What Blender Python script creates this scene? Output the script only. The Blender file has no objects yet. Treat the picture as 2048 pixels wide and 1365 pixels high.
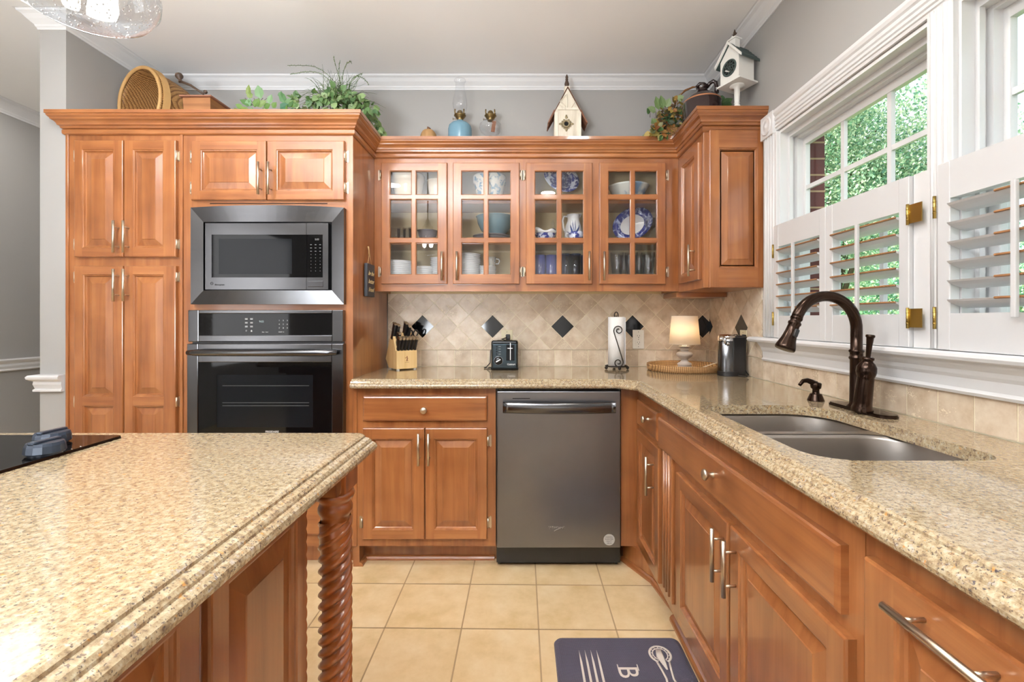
import bpy, bmesh, math, random
from mathutils import Matrix, Vector
R = math.radians
random.seed(7)
SC = bpy.context.scene
COL = SC.collection

# ------------------------------------------------------------------ camera, world, lights, exposure
FPX = 920.0            # focal length in pixels of the 2048 px wide frame
VX, VY = 1044.0, 640.0 # where the level line of sight meets the frame
EYE = 1.2
cam_d = bpy.data.cameras.new('camera'); cam = bpy.data.objects.new('camera', cam_d); COL.objects.link(cam)
cam.location = (0, 0, EYE); cam.rotation_euler = (R(90), 0, 0)
cam_d.sensor_width = 36; cam_d.lens = 36 * FPX / 2048
cam_d.shift_x = -(VX - 1024) / 2048; cam_d.shift_y = (VY - 682.5) / 2048
cam_d.clip_start = 0.02; cam_d.clip_end = 200
SC.camera = cam
SC.view_settings.view_transform = 'Standard'; SC.view_settings.look = 'None'
SC.view_settings.gamma = 1; SC.view_settings.use_curve_mapping = False
SC.view_settings.exposure = 0.2

world = bpy.data.worlds.new('sky'); SC.world = world; world.use_nodes = True
wn = world.node_tree; wn.nodes.clear()
wo = wn.nodes.new('ShaderNodeOutputWorld'); wb = wn.nodes.new('ShaderNodeBackground')
wb.inputs[0].default_value = (0.80, 0.90, 1.0, 1); wb.inputs[1].default_value = 1.6
wn.links.new(wb.outputs[0], wo.inputs[0])

def light(name, kind, loc, rot, energy, color=(1, 1, 1), size=None, size_y=None, **kw):
    d = bpy.data.lights.new(name, kind); d.energy = energy; d.color = color
    if kind == 'AREA':
        d.shape = 'RECTANGLE' if size_y else 'DISK'; d.size = size
        if size_y: d.size_y = size_y
    elif size is not None:
        if kind == 'SUN': d.angle = size
        else: d.shadow_soft_size = size
    for k, v in kw.items(): setattr(d, k, v)
    o = bpy.data.objects.new(name, d); o.location = loc; o.rotation_euler = rot; COL.objects.link(o)
    return o
light('sun', 'SUN', (-6, 0, 12), (R(-14), R(-42), 0), 17.0, (1, .96, .88), R(1))
light('added_ceiling_fill', 'AREA', (-.9, -.7, 1.05), (R(166), R(-6), 0), 215, (.90, .95, 1), 1.3, spread=R(78))  # added unseen fill aimed up, so the ceiling bounces light into the room
light('added_ceiling_fill', 'AREA', (-1.0, -1.2, 1.05), (R(126), R(0), R(4)), 48, (.90, .95, 1), .9, spread=R(85))  # second added fill, tilted forward to lift the far ceiling
light('added_rear_fill', 'AREA', (-1.1, -4.85, 1.35), (R(90), 0, R(180)), 105, (1.0, .99, .98), 4.4, 2.4)  # added unseen fill behind the camera, no door stands there
light('added_side_fill', 'AREA', (-3.3, -1.3, 1.5), (R(90), 0, R(-90)), 30, (.97, .98, 1), 1.6, 1.6)  # added unseen fill from the left, not a fixture of the room
light('added_left_fill', 'AREA', (-2.9, 2.7, 2.66), (0, 0, 0), 9, (1, .96, .9), 1.0)  # added fill to brighten the dim space past the wall end
for k, (lx, ly) in enumerate([(-1.5, 1.55), (-.35, 1.65), (.45, 1.3), (-1.4, .1), (.3, -.2)]):
    light('downlight', 'AREA', (lx, ly, 2.66), (0, 0, 0), 7, (1, .95, .88), .16)

# ------------------------------------------------------------------ helpers
def at(px, py, Y):      # authoring aid: the point of the frame at distance Y, in metres
    return Vector(((px - VX) / FPX * Y, Y, EYE + (VY - py) / FPX * Y))
def xx(px, Y): return (px - VX) / FPX * Y
def zz(py, Y): return EYE + (VY - py) / FPX * Y

WM = {}
class MB:
    def __init__(s, M=None):
        s.v = []; s.f = []; s.m = []; s.s = []; s.M = M or Matrix.Identity(4)
    def add(s, vs, fs, mat=0, smooth=False, M=None):
        b = len(s.v); T = s.M @ M if M is not None else s.M
        s.v += [T @ Vector(p) for p in vs]
        flip = T.to_3x3().determinant() < 0
        for f in fs:
            f = [b + i for i in f]
            s.f.append(f[::-1] if flip else f); s.m.append(mat); s.s.append(smooth)
        return s
    def box(s, x0, x1, y0, y1, z0, z1, mat=0, bev=0, seg=2, M=None):
        x0, x1 = min(x0, x1), max(x0, x1); y0, y1 = min(y0, y1), max(y0, y1); z0, z1 = min(z0, z1), max(z0, z1)
        vs = [(x0, y0, z0), (x1, y0, z0), (x1, y1, z0), (x0, y1, z0), (x0, y0, z1), (x1, y0, z1), (x1, y1, z1), (x0, y1, z1)]
        fs = [(3, 2, 1, 0), (4, 5, 6, 7), (0, 1, 5, 4), (1, 2, 6, 5), (2, 3, 7, 6), (3, 0, 4, 7)]
        if not bev: return s.add(vs, fs, mat, False, M)
        bev = min(bev, .49 * min(x1 - x0, y1 - y0, z1 - z0))
        bm = bmesh.new(); bv = [bm.verts.new(p) for p in vs]
        for f in fs: bm.faces.new([bv[i] for i in f])
        bmesh.ops.bevel(bm, geom=list(bm.edges), offset=bev, segments=seg, profile=.5, affect='EDGES')
        bm.verts.index_update()
        s.add([v.co.copy() for v in bm.verts], [[v.index for v in f.verts] for f in bm.faces], mat, False, M); bm.free()
        return s
    def lathe(s, prof, c=(0, 0, 0), n=24, mat=0, smooth=True, M=None, cap=True, sx=1, sy=1):
        vs = []; fs = []
        for r, z in prof:
            for k in range(n):
                a = 2 * math.pi * k / n
                vs.append((c[0] + r * math.cos(a) * sx, c[1] + r * math.sin(a) * sy, c[2] + z))
        m = len(prof)
        for i in range(m - 1):
            for k in range(n):
                k2 = (k + 1) % n
                fs.append((i * n + k, i * n + k2, (i + 1) * n + k2, (i + 1) * n + k))
        s.add(vs, fs, mat, smooth, M)
        if cap:
            if prof[0][0] > 1e-5: s.add(vs[:n], [tuple(range(n))[::-1]], mat, False, M)
            if prof[-1][0] > 1e-5: s.add(vs[-n:], [tuple(range(n))], mat, False, M)
        return s
    def tube(s, pts, r, n=10, mat=0, closed=False, smooth=True, M=None, flat=1.0):
        pts = [Vector(p) for p in pts]; m = len(pts)
        rs = r if isinstance(r, (list, tuple)) else [r] * m
        tans = []
        for i in range(m):
            if closed: t = pts[(i + 1) % m] - pts[i - 1]
            else: t = pts[min(i + 1, m - 1)] - pts[max(i - 1, 0)]
            tans.append(t.normalized())
        up = Vector((0, 0, 1)) if abs(tans[0].z) < .9 else Vector((1, 0, 0))
        u = tans[0].cross(up).normalized(); vs = []; fs = []
        for i in range(m):
            t = tans[i]; u = (u - t * u.dot(t))
            u = u.normalized() if u.length > 1e-6 else t.orthogonal().normalized()
            w = t.cross(u)
            for k in range(n):
                a = 2 * math.pi * k / n
                vs.append(pts[i] + (u * math.cos(a) + w * math.sin(a) * flat) * rs[i])
        for i in range(m if closed else m - 1):
            i2 = (i + 1) % m
            for k in range(n):
                k2 = (k + 1) % n
                fs.append((i * n + k, i * n + k2, i2 * n + k2, i2 * n + k))
        if not closed:
            fs.append(tuple(range(n))[::-1]); fs.append(tuple((m - 1) * n + k for k in range(n)))
        return s.add(vs, fs, mat, smooth, M)
    def cyl(s, p0, p1, r, n=16, mat=0, smooth=True, M=None):
        return s.tube([p0, p1], r, n, mat, False, smooth, M)
    def prism(s, poly, h0, h1, mat=0, M=None):   # polygon in xy, extruded along z
        n = len(poly)
        vs = [(p[0], p[1], h0) for p in poly] + [(p[0], p[1], h1) for p in poly]
        fs = [tuple(range(n))[::-1], tuple(range(n, 2 * n))] + [(k, (k + 1) % n, n + (k + 1) % n, n + k) for k in range(n)]
        return s.add(vs, fs, mat, False, M)
    def ball(s, c, r, n=16, m=10, mat=0, sc=(1, 1, 1), M=None):
        prof = [(max(r * math.sin(math.pi * i / m), 1e-6) , -r * math.cos(math.pi * i / m) * sc[2]) for i in range(m + 1)]
        return s.lathe(prof, c, n, mat, True, M, False, sc[0], sc[1])
    def sweep(s, path, prof, closed=False, side=1, mat=0, smooth=False, capends=True, mats=None):
        # path in xy, prof = [(outward, z)], mitred corners; side=1 offsets to the left of travel
        P = [Vector((p[0], p[1])) for p in path]; n = len(P); loops = []
        for i in range(n):
            def nrm(a, b):
                d = (b - a).normalized(); return Vector((-d.y, d.x)) * side
            if closed: n0 = nrm(P[i - 1], P[i]); n1 = nrm(P[i], P[(i + 1) % n])
            else:
                n0 = nrm(P[i - 1], P[i]) if i > 0 else nrm(P[0], P[1])
                n1 = nrm(P[i], P[i + 1]) if i < n - 1 else n0
            mt = (n0 + n1); mt = mt / max(mt.dot(n0), .2)
            loops.append([(P[i].x + mt.x * o, P[i].y + mt.y * o, z) for o, z in prof])
        m = len(prof); vs = [p for l in loops for p in l]; fs = []
        for i in range(n if closed else n - 1):
            i2 = (i + 1) % n
            for k in range(m - 1):
                q = (i * m + k, i2 * m + k, i2 * m + k + 1, i * m + k + 1)
                fs.append(q if side > 0 else q[::-1])
        s.add(vs, fs, mat, smooth)
        if not closed and capends:
            a = tuple(range(m)); b = tuple((n - 1) * m + k for k in range(m))
            s.add(vs, [a if side > 0 else a[::-1], b[::-1] if side > 0 else b], mat)
        return s
    def build(s, name, mats, parent=None, loc=None, bevel=0, solid=0, fix=False):
        if not isinstance(mats, (list, tuple)): mats = [mats]
        me = bpy.data.meshes.new(name); o = bpy.data.objects.new(name, me); COL.objects.link(o)
        if parent is not None:
            W = WM[parent.name_full if False else parent]
            o.parent = parent; WM[o] = W; I = W.inverted()
        else:
            l = Vector(loc) if loc is not None else Vector((0, 0, 0))
            o.location = l; W = Matrix.Translation(l); WM[o] = W; I = W.inverted()
        me.from_pydata([tuple(I @ p) for p in s.v], [], s.f)
        for m in mats: me.materials.append(MAT[m] if isinstance(m, str) else m)
        me.polygons.foreach_set('material_index', s.m); me.polygons.foreach_set('use_smooth', s.s)
        if fix:
            bm = bmesh.new(); bm.from_mesh(me); bmesh.ops.remove_doubles(bm, verts=bm.verts, dist=1e-5)
            bmesh.ops.recalc_face_normals(bm, faces=bm.faces); bm.to_mesh(me); bm.free()
        me.update()
        if solid:
            md = o.modifiers.new('t', 'SOLIDIFY'); md.thickness = solid; md.offset = 0
        if bevel:
            md = o.modifiers.new('b', 'BEVEL'); md.width = bevel; md.segments = 2; md.limit_method = 'ANGLE'; md.angle_limit = R(40)
        return o

def tag(o, label=None, cat=None, group=None, kind=None):
    if label: o['label'] = label
    if cat: o['category'] = cat
    if group: o['group'] = group
    if kind: o['kind'] = kind
    return o
def thing(name, label, cat, loc, rz=0, group=None):
    o = bpy.data.objects.new(name, None); COL.objects.link(o); o.location = loc; o.rotation_euler = (0, 0, rz)
    o.empty_display_size = .05
    WM[o] = Matrix.Translation(Vector(loc)) @ Matrix.Rotation(rz, 4, 'Z')
    return tag(o, label, cat, group)
def structure(o): return tag(o, kind='structure')
def copy_tree(o, loc, label=None, rz=None):
    def cp(a, par):
        c = a.copy(); COL.objects.link(c)
        if par is not None: c.parent = par
        for ch in a.children: cp(ch, c)
        return c
    r = cp(o, None); r.location = loc
    if rz is not None: r.rotation_euler = (0, 0, rz)
    if label: r['label'] = label
    return r
def lettering(txt, size, M, mat, parent, depth=.0004, name='lettering', align='CENTER', bold=0, shear=0, loc=None):
    cu = bpy.data.curves.new('t', 'FONT'); cu.body = txt; cu.size = size; cu.extrude = depth; cu.align_x = align
    cu.offset = bold; cu.shear = shear; cu.resolution_u = 3
    to = bpy.data.objects.new('t', cu); COL.objects.link(to)
    bpy.context.view_layer.update()
    me = bpy.data.meshes.new_from_object(to.evaluated_get(bpy.context.evaluated_depsgraph_get()))
    vs = [v.co.copy() for v in me.vertices]; fs = [tuple(p.vertices) for p in me.polygons]
    bpy.data.objects.remove(to); bpy.data.meshes.remove(me)
    mb = MB(M); mb.add(vs, fs)
    return mb.build(name, mat, parent)
def TEXT_BACK(x, y, z):   # lettering upright, read from -Y
    return Matrix.Translation((x, y, z)) @ Matrix.Rotation(R(90), 4, 'X')

# ------------------------------------------------------------------ materials
MAT = {}
def srgb(*c):
    return tuple(((v / 255) / 12.92 if v / 255 <= .04045 else ((v / 255 + .055) / 1.055) ** 2.4) for v in c) + (1,)
def newmat(name):
    m = bpy.data.materials.new(name); m.use_nodes = True; MAT[name] = m
    nt = m.node_tree; b = nt.nodes['Principled BSDF']
    return m, nt, b
def plain(name, col, rough=.5, metal=0, coat=0, spec=None, bump=0, bscale=200, trans=0, emit=None, estr=0, var=.06, alpha=1):
    m, nt, b = newmat(name)
    N = nt.nodes.new; L = nt.links.new
    tc = N('ShaderNodeTexCoord'); no = N('ShaderNodeTexNoise'); no.inputs['Scale'].default_value = bscale if bump else 6
    no.inputs['Detail'].default_value = 3
    L(tc.outputs['Object'], no.inputs['Vector'])
    mx = N('ShaderNodeMix'); mx.data_type = 'RGBA'
    c = srgb(*col) if max(col) > 1 or col == (0, 0, 0) else tuple(col) + (1,)
    mx.inputs[6].default_value = tuple(v * (1 - var) for v in c[:3]) + (1,)
    mx.inputs[7].default_value = tuple(min(1, v * (1 + var)) for v in c[:3]) + (1,)
    L(no.outputs[0], mx.inputs[0]); L(mx.outputs[2], b.inputs['Base Color'])
    b.inputs['Roughness'].default_value = rough; b.inputs['Metallic'].default_value = metal
    b.inputs['Coat Weight'].default_value = coat; b.inputs['Coat Roughness'].default_value = .1
    if spec is not None: b.inputs['Specular IOR Level'].default_value = spec
    if trans: b.inputs['Transmission Weight'].default_value = trans
    if emit: b.inputs['Emission Color'].default_value = emit + (1,); b.inputs['Emission Strength'].default_value = estr
    if bump:
        bp = N('ShaderNodeBump'); bp.inputs['Strength'].default_value = bump; bp.inputs['Distance'].default_value = .002
        L(no.outputs[0], bp.inputs['Height']); L(bp.outputs[0], b.inputs['Normal'])
    return m
def ramp(nt, stops):
    r = nt.nodes.new('ShaderNodeValToRGB'); e = r.color_ramp.elements
    while len(e) > 1: e.remove(e[-1])
    e[0].position = stops[0][0]; e[0].color = stops[0][1]
    for p, c in stops[1:]:
        q = e.new(p); q.color = c
    return r
def wood(name, scale, cols, rough=.16, coat=.6, blotch=.26):
    m, nt, b = newmat(name); N = nt.nodes.new; L = nt.links.new
    tc = N('ShaderNodeTexCoord'); oi = N('ShaderNodeObjectInfo'); mul = N('ShaderNodeMath'); mul.operation = 'MULTIPLY'; mul.inputs[1].default_value = 37
    L(oi.outputs['Random'], mul.inputs[0])
    ad = N('ShaderNodeVectorMath'); ad.operation = 'ADD'; L(tc.outputs['Object'], ad.inputs[0]); L(mul.outputs[0], ad.inputs[1])
    mp = N('ShaderNodeMapping'); mp.inputs['Scale'].default_value = scale; L(ad.outputs[0], mp.inputs[0])
    n1 = N('ShaderNodeTexNoise'); n1.inputs['Scale'].default_value = 1; n1.inputs['Detail'].default_value = 6; n1.inputs['Distortion'].default_value = .5
    n1.inputs['Roughness'].default_value = .55
    L(mp.outputs[0], n1.inputs['Vector'])
    r = ramp(nt, [(.3, srgb(*cols[0])), (.5, srgb(*cols[1])), (.72, srgb(*cols[2]))]); L(n1.outputs[0], r.inputs[0])
    n2 = N('ShaderNodeTexNoise'); n2.inputs['Scale'].default_value = 5.5; n2.inputs['Detail'].default_value = 2; L(ad.outputs[0], n2.inputs['Vector'])
    r2 = ramp(nt, [(.3, (1 - blotch, 1 - blotch * 1.15, 1 - blotch * 1.3, 1)), (.62, (1, 1, 1, 1))]); L(n2.outputs[0], r2.inputs[0])
    mx = N('ShaderNodeMix'); mx.data_type = 'RGBA'; mx.blend_type = 'MULTIPLY'; mx.inputs[0].default_value = 1
    L(r.outputs[0], mx.inputs[6]); L(r2.outputs[0], mx.inputs[7]); L(mx.outputs[2], b.inputs['Base Color'])
    b.inputs['Roughness'].default_value = rough + .12; b.inputs['Coat Weight'].default_value = coat; b.inputs['Coat Roughness'].default_value = rough * .6
    return m
CW = [(132, 77, 40), (154, 96, 54), (170, 111, 64)]
wood('wood_v', (26, 26, 1.6), CW); wood('wood_h', (1.6, 1.6, 26), CW)
wood('wood_post', (22, 22, 3), [(140, 76, 34), (172, 100, 50), (190, 118, 64)])
wood('block_wood', (40, 40, 2), [(214, 176, 116), (228, 194, 136), (236, 206, 152)], .4, .1, .08)
wood('box_wood', (3, 3, 30), [(128, 82, 44), (150, 100, 58), (166, 116, 70)], .5, 0, .2)
wood('weathered_white', (40, 40, 4), [(206, 196, 178), (230, 222, 206), (238, 232, 218)], .7, 0, .12)
wood('lamp_wood', (4, 4, 60), [(150, 140, 130), (176, 166, 156), (200, 192, 184)], .6, 0, .2)
plain('wall_paint', (163, 161, 158), .75, var=.015)
plain('ceiling_paint', (240, 240, 240), .85, var=.01)
plain('white_trim', (219, 219, 220), .35, var=.01)
plain('shutter_white', (208, 208, 209), .38, var=.01)
plain('backlit_edge_wicker_brown', (140, 96, 58), .45)  # backlit tone of white louver edges put in as brown; also the basket handle
plain('grout', (230, 220, 194), .9, bump=.3)
plain('floor_grout', (168, 140, 106), .9, bump=.3)
plain('nickel', (206, 192, 172), .34, 1)
plain('brass', (178, 152, 84), .3, 1)
plain('bronze', (50, 36, 28), .2, .85, var=.35)
plain('black_plastic', (22, 22, 24), .3)
plain('knob_dark', (38, 46, 58), .3, .3)
plain('black_gloss', (8, 8, 9), .04, spec=.25)
plain('black_tile', (10, 11, 14), .06)
plain('dark_window', (20, 21, 23), .08, spec=.15)
plain('chrome', (225, 225, 228), .08, 1)
plain('white_plastic', (232, 230, 222), .35)
plain('ivory_plastic', (222, 210, 176), .35)
plain('paper', (240, 240, 240), .9, bump=.25, bscale=120)
plain('iron', (48, 42, 38), .45, .7)
plain('legend', (205, 205, 205), .5)
plain('legend_dim', (120, 120, 120), .5)
plain('red_print', (120, 40, 20), .6)
plain('toaster_face', (56, 66, 72), .1, .8, var=.25)
plain('crock_brown', (44, 30, 30), .1, coat=.6)
plain('crock_tan', (168, 112, 78), .4)
plain('slate', (52, 54, 60), .5)
plain('chalk', (210, 190, 140), .8)
plain('twine', (186, 150, 104), .9)
plain('brick_out', (96, 46, 42), .9, bump=.6, bscale=60, var=.25)
plain('gourd', (160, 122, 78), .7, var=.15)
plain('gourd_stem', (98, 66, 44), .8)
plain('rust_roof', (128, 84, 62), .75, var=.25)
plain('dark_wood', (72, 54, 42), .5, var=.2)
plain('ornament', (150, 136, 106), .5, .5, var=.3)
plain('hole_black', (8, 8, 8), .9)
plain('verdigris', (78, 92, 90), .6, .3, var=.3)
plain('cream_paint', (232, 231, 226), .6)
plain('shelf_cream', (206, 186, 142), .6)
plain('china_white', (232, 232, 230), .12)
plain('china_cream', (222, 208, 180), .2)
plain('china_teal', (112, 140, 148), .15)
plain('china_grey', (120, 116, 118), .2)
plain('glaze_blue', (34, 60, 120), .12)
plain('mug_blue', (62, 66, 108), .12, var=.5)
plain('tin_white', (240, 238, 232), .5)
plain('foil_grey', (186, 186, 182), .5)
plain('mat_print', (208, 196, 184), .8)
plain('moss', (120, 84, 40), .95, bump=.8, bscale=90, var=.35)
plain('bark', (92, 74, 58), .95, bump=.6, bscale=30)
plain('grass_out', (86, 120, 58), .95, var=.3)
plain('cord_white', (226, 220, 206), .5)

def brushed(name, col, rough, sc=(2, 2, 300), dirt=.06):
    m, nt, b = newmat(name); N = nt.nodes.new; L = nt.links.new
    tc = N('ShaderNodeTexCoord'); mp = N('ShaderNodeMapping'); mp.inputs['Scale'].default_value = sc; L(tc.outputs['Object'], mp.inputs[0])
    n = N('ShaderNodeTexNoise'); n.inputs['Scale'].default_value = 1; n.inputs['Detail'].default_value = 3; L(mp.outputs[0], n.inputs['Vector'])
    r = ramp(nt, [(.3, (rough - .012,) * 3 + (1,)), (.7, (rough + .02,) * 3 + (1,))]); L(n.outputs[0], r.inputs[0]); L(r.outputs[0], b.inputs['Roughness'])
    n2 = N('ShaderNodeTexNoise'); n2.inputs['Scale'].default_value = 4; n2.inputs['Detail'].default_value = 3; L(tc.outputs['Object'], n2.inputs['Vector'])
    c = srgb(*col)[:3]
    r2 = ramp(nt, [(.3, tuple(v * (1 - dirt) for v in c) + (1,)), (.7, tuple(min(1, v * (1 + dirt)) for v in c) + (1,))])
    L(n2.outputs[0], r2.inputs[0]); L(r2.outputs[0], b.inputs['Base Color']); b.inputs['Metallic'].default_value = 1
    return m
brushed('steel', (100, 100, 102), .2)
brushed('dark_steel', (126, 127, 132), .33, (200, 200, 2))
brushed('sink_steel', (176, 170, 164), .38, (200, 4, 4))

# granite
m, nt, b = newmat('granite'); N = nt.nodes.new; L = nt.links.new
tc = N('ShaderNodeTexCoord')
n1 = N('ShaderNodeTexNoise'); n1.inputs['Scale'].default_value = 105; n1.inputs['Detail'].default_value = 5; n1.inputs['Roughness'].default_value = .7
L(tc.outputs['Object'], n1.inputs['Vector'])
r1 = ramp(nt, [(.30, srgb(100, 82, 66)), (.43, srgb(150, 128, 98)), (.55, srgb(176, 158, 127)), (.70, srgb(190, 180, 158))]); L(n1.outputs[0], r1.inputs[0])
def spots(scale, lo, hi, seedoff, stretch=(1, 1, 1)):
    mp = N('ShaderNodeMapping'); mp.inputs['Location'].default_value = (seedoff, seedoff * 2, seedoff * 3); mp.inputs['Scale'].default_value = stretch
    L(tc.outputs['Object'], mp.inputs[0])
    n = N('ShaderNodeTexNoise'); n.inputs['Scale'].default_value = scale; n.inputs['Detail'].default_value = 2.5; n.inputs['Roughness'].default_value = .6
    L(mp.outputs[0], n.inputs['Vector'])
    r = ramp(nt, [(lo, (0, 0, 0, 1)), (hi, (1, 1, 1, 1))]); L(n.outputs[0], r.inputs[0]); return r
cur = r1.outputs[0]
for sc, lo, hi, so, colr, f in [(100, .61, .68, 31, (178, 168, 158), .75), (85, .655, .70, 23, (192, 136, 72), .8), (150, .615, .655, 3, (104, 86, 74), .9), (240, .61, .66, 11, (74, 64, 60), .9), (90, .69, .72, 47, (64, 60, 70), .9)]:
    s_ = spots(sc, lo, hi, so)
    mf = N('ShaderNodeMath'); mf.operation = 'MULTIPLY'; mf.inputs[1].default_value = f; L(s_.outputs[0], mf.inputs[0])
    mx = N('ShaderNodeMix'); mx.data_type = 'RGBA'; L(mf.outputs[0], mx.inputs[0]); L(cur, mx.inputs[6]); mx.inputs[7].default_value = srgb(*colr); cur = mx.outputs[2]
L(cur, b.inputs['Base Color']); b.inputs['Roughness'].default_value = .12; b.inputs['Coat Weight'].default_value = .4; b.inputs['Coat Roughness'].default_value = .03

def tiles_mat(name, cols, rough, pits, scale=14, hue=.26):
    m, nt, b = newmat(name); N = nt.nodes.new; L = nt.links.new
    tc = N('ShaderNodeTexCoord'); ge = N('ShaderNodeNewGeometry')
    ad = N('ShaderNodeVectorMath'); ad.operation = 'MULTIPLY_ADD'
    cb = N('ShaderNodeCombineXYZ')
    for k in range(3): L(ge.outputs['Random Per Island'], cb.inputs[k])
    L(cb.outputs[0], ad.inputs[0]); ad.inputs[1].default_value = (9, 7, 5); L(tc.outputs['Object'], ad.inputs[2])
    n = N('ShaderNodeTexNoise'); n.inputs['Scale'].default_value = scale; n.inputs['Detail'].default_value = 5; n.inputs['Roughness'].default_value = .6; L(ad.outputs[0], n.inputs['Vector'])
    r = ramp(nt, [(.3, srgb(*cols[0])), (.5, srgb(*cols[1])), (.7, srgb(*cols[2]))]); L(n.outputs[0], r.inputs[0])
    r2 = ramp(nt, [(0, (1 - hue, 1 - hue * 1.1, 1 - hue * 1.25, 1)), (1, (1, 1, 1, 1))]); L(ge.outputs['Random Per Island'], r2.inputs[0])
    mx = N('ShaderNodeMix'); mx.data_type = 'RGBA'; mx.blend_type = 'MULTIPLY'; mx.inputs[0].default_value = 1
    L(r.outputs[0], mx.inputs[6]); L(r2.outputs[0], mx.inputs[7]); cur = mx.outputs[2]
    if pits:
        p = N('ShaderNodeTexNoise'); p.inputs['Scale'].default_value = 130; p.inputs['Detail'].default_value = 3; p.inputs['Distortion'].default_value = 1.2; L(ad.outputs[0], p.inputs['Vector'])
        pm = N('ShaderNodeTexNoise'); pm.inputs['Scale'].default_value = 16; L(ad.outputs[0], pm.inputs['Vector'])
        mu = N('ShaderNodeMath'); mu.operation = 'MULTIPLY'; L(p.outputs[0], mu.inputs[0]); L(pm.outputs[0], mu.inputs[1])
        pr = ramp(nt, [(.34, (0, 0, 0, 1)), (.37, (1, 1, 1, 1))]); L(mu.outputs[0], pr.inputs[0])
        m2 = N('ShaderNodeMix'); m2.data_type = 'RGBA'; L(pr.outputs[0], m2.inputs[0]); L(cur, m2.inputs[6]); m2.inputs[7].default_value = srgb(222, 208, 184); cur = m2.outputs[2]
        bp = N('ShaderNodeBump'); bp.inputs['Strength'].default_value = .25; bp.inputs['Distance'].default_value = .002; bp.invert = True
        L(pr.outputs[0], bp.inputs['Height']); L(bp.outputs[0], b.inputs['Normal'])
    L(cur, b.inputs['Base Color']); b.inputs['Roughness'].default_value = rough
    return m
tiles_mat('travertine', [(196, 174, 148), (222, 204, 182), (238, 226, 208)], .3, True)
tiles_mat('floor_tile', [(204, 174, 126), (218, 190, 146), (226, 202, 162)], .4, False, 9, .07)

def glass(name, tint=(1, 1, 1), gl=.06, rough=0.0, bump=None, edge=.85):
    m = bpy.data.materials.new(name); m.use_nodes = True; MAT[name] = m
    nt = m.node_tree; nt.nodes.clear(); N = nt.nodes.new; L = nt.links.new
    o = N('ShaderNodeOutputMaterial'); t = N('ShaderNodeBsdfTransparent'); g = N('ShaderNodeBsdfGlossy'); mx = N('ShaderNodeMixShader'); lw = N('ShaderNodeLayerWeight'); lw.inputs[0].default_value = .5; f = N('ShaderNodeMath'); f.operation = 'POWER'; f.inputs[1].default_value = 4.5; L(lw.outputs['Facing'], f.inputs[0])
    t.inputs[0].default_value = tint + (1,); g.inputs['Roughness'].default_value = rough
    ad = N('ShaderNodeMath'); ad.operation = 'MULTIPLY_ADD'; ad.inputs[1].default_value = edge; ad.inputs[2].default_value = .04 + gl
    L(f.outputs[0], ad.inputs[0]); L(ad.outputs[0], mx.inputs[0]); L(t.outputs[0], mx.inputs[1]); L(g.outputs[0], mx.inputs[2]); L(mx.outputs[0], o.inputs[0])
    if bump:
        tc = N('ShaderNodeTexCoord'); v = N('ShaderNodeTexVoronoi'); v.inputs['Scale'].default_value = bump; L(tc.outputs['Object'], v.inputs['Vector'])
        r = ramp(nt, [(.12, (1, 1, 1, 1)), (.3, (0, 0, 0, 1))]); L(v.outputs['Distance'], r.inputs[0])
        b = N('ShaderNodeBump'); b.inputs['Strength'].default_value = 1; b.inputs['Distance'].default_value = .004; L(r.outputs[0], b.inputs['Height']); L(b.outputs[0], g.inputs['Normal'])
        m2 = N('ShaderNodeMath'); m2.operation = 'MULTIPLY_ADD'; m2.inputs[1].default_value = .5; L(r.outputs[0], m2.inputs[0]); L(ad.outputs[0], m2.inputs[2]); L(m2.outputs[0], mx.inputs[0])
    return m
glass('pane_glass', gl=-.02); glass('cabinet_glass', (.93, .94, .96), .04); glass('clear_glass', (.965, .97, .98), .015, edge=.7)
glass('seeded_glass', (.93, .95, .97), .05, 0, 130); glass('blue_glass', (.35, .5, .85), .02)
glass('oven_glass', (.12, .12, .13), .0)
plain('lamp_blue', (106, 142, 160), .25, var=.2)

def leafmat(name, cols, rough=.45, tr=.25):
    m, nt, b = newmat(name); N = nt.nodes.new; L = nt.links.new
    ge = N('ShaderNodeNewGeometry'); st = [(k / max(1, len(cols) - 1), srgb(*c)) for k, c in enumerate(cols)]
    r = ramp(nt, st); L(ge.outputs['Random Per Island'], r.inputs[0]); L(r.outputs[0], b.inputs['Base Color'])
    b.inputs['Roughness'].default_value = rough
    if tr:
        t = N('ShaderNodeBsdfTranslucent'); L(r.outputs[0], t.inputs[0]); mx = N('ShaderNodeMixShader'); mx.inputs[0].default_value = tr
        L(b.outputs[0], mx.inputs[1]); L(t.outputs[0], mx.inputs[2]); L(mx.outputs[0], nt.nodes['Material Output'].inputs[0])
    return m
leafmat('leaf_green', [(66, 98, 62), (94, 128, 76), (126, 152, 96), (146, 168, 122)])
leafmat('leaf_rose', [(60, 110, 82), (96, 132, 62), (130, 146, 74), (120, 160, 120)])
leafmat('leaf_fall', [(46, 76, 50), (72, 108, 56), (168, 112, 62), (188, 166, 84), (56, 92, 76), (132, 84, 54)])
leafmat('grass_blade', [(40, 66, 30), (70, 100, 44), (96, 120, 60)])
leafmat('tree_leaf', [(92, 138, 122), (144, 186, 150), (190, 214, 178), (236, 238, 208)], .45, .45)
leafmat('shrub_leaf', [(64, 116, 98), (110, 164, 128), (156, 196, 154), (210, 224, 172)], .45, .45)

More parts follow.
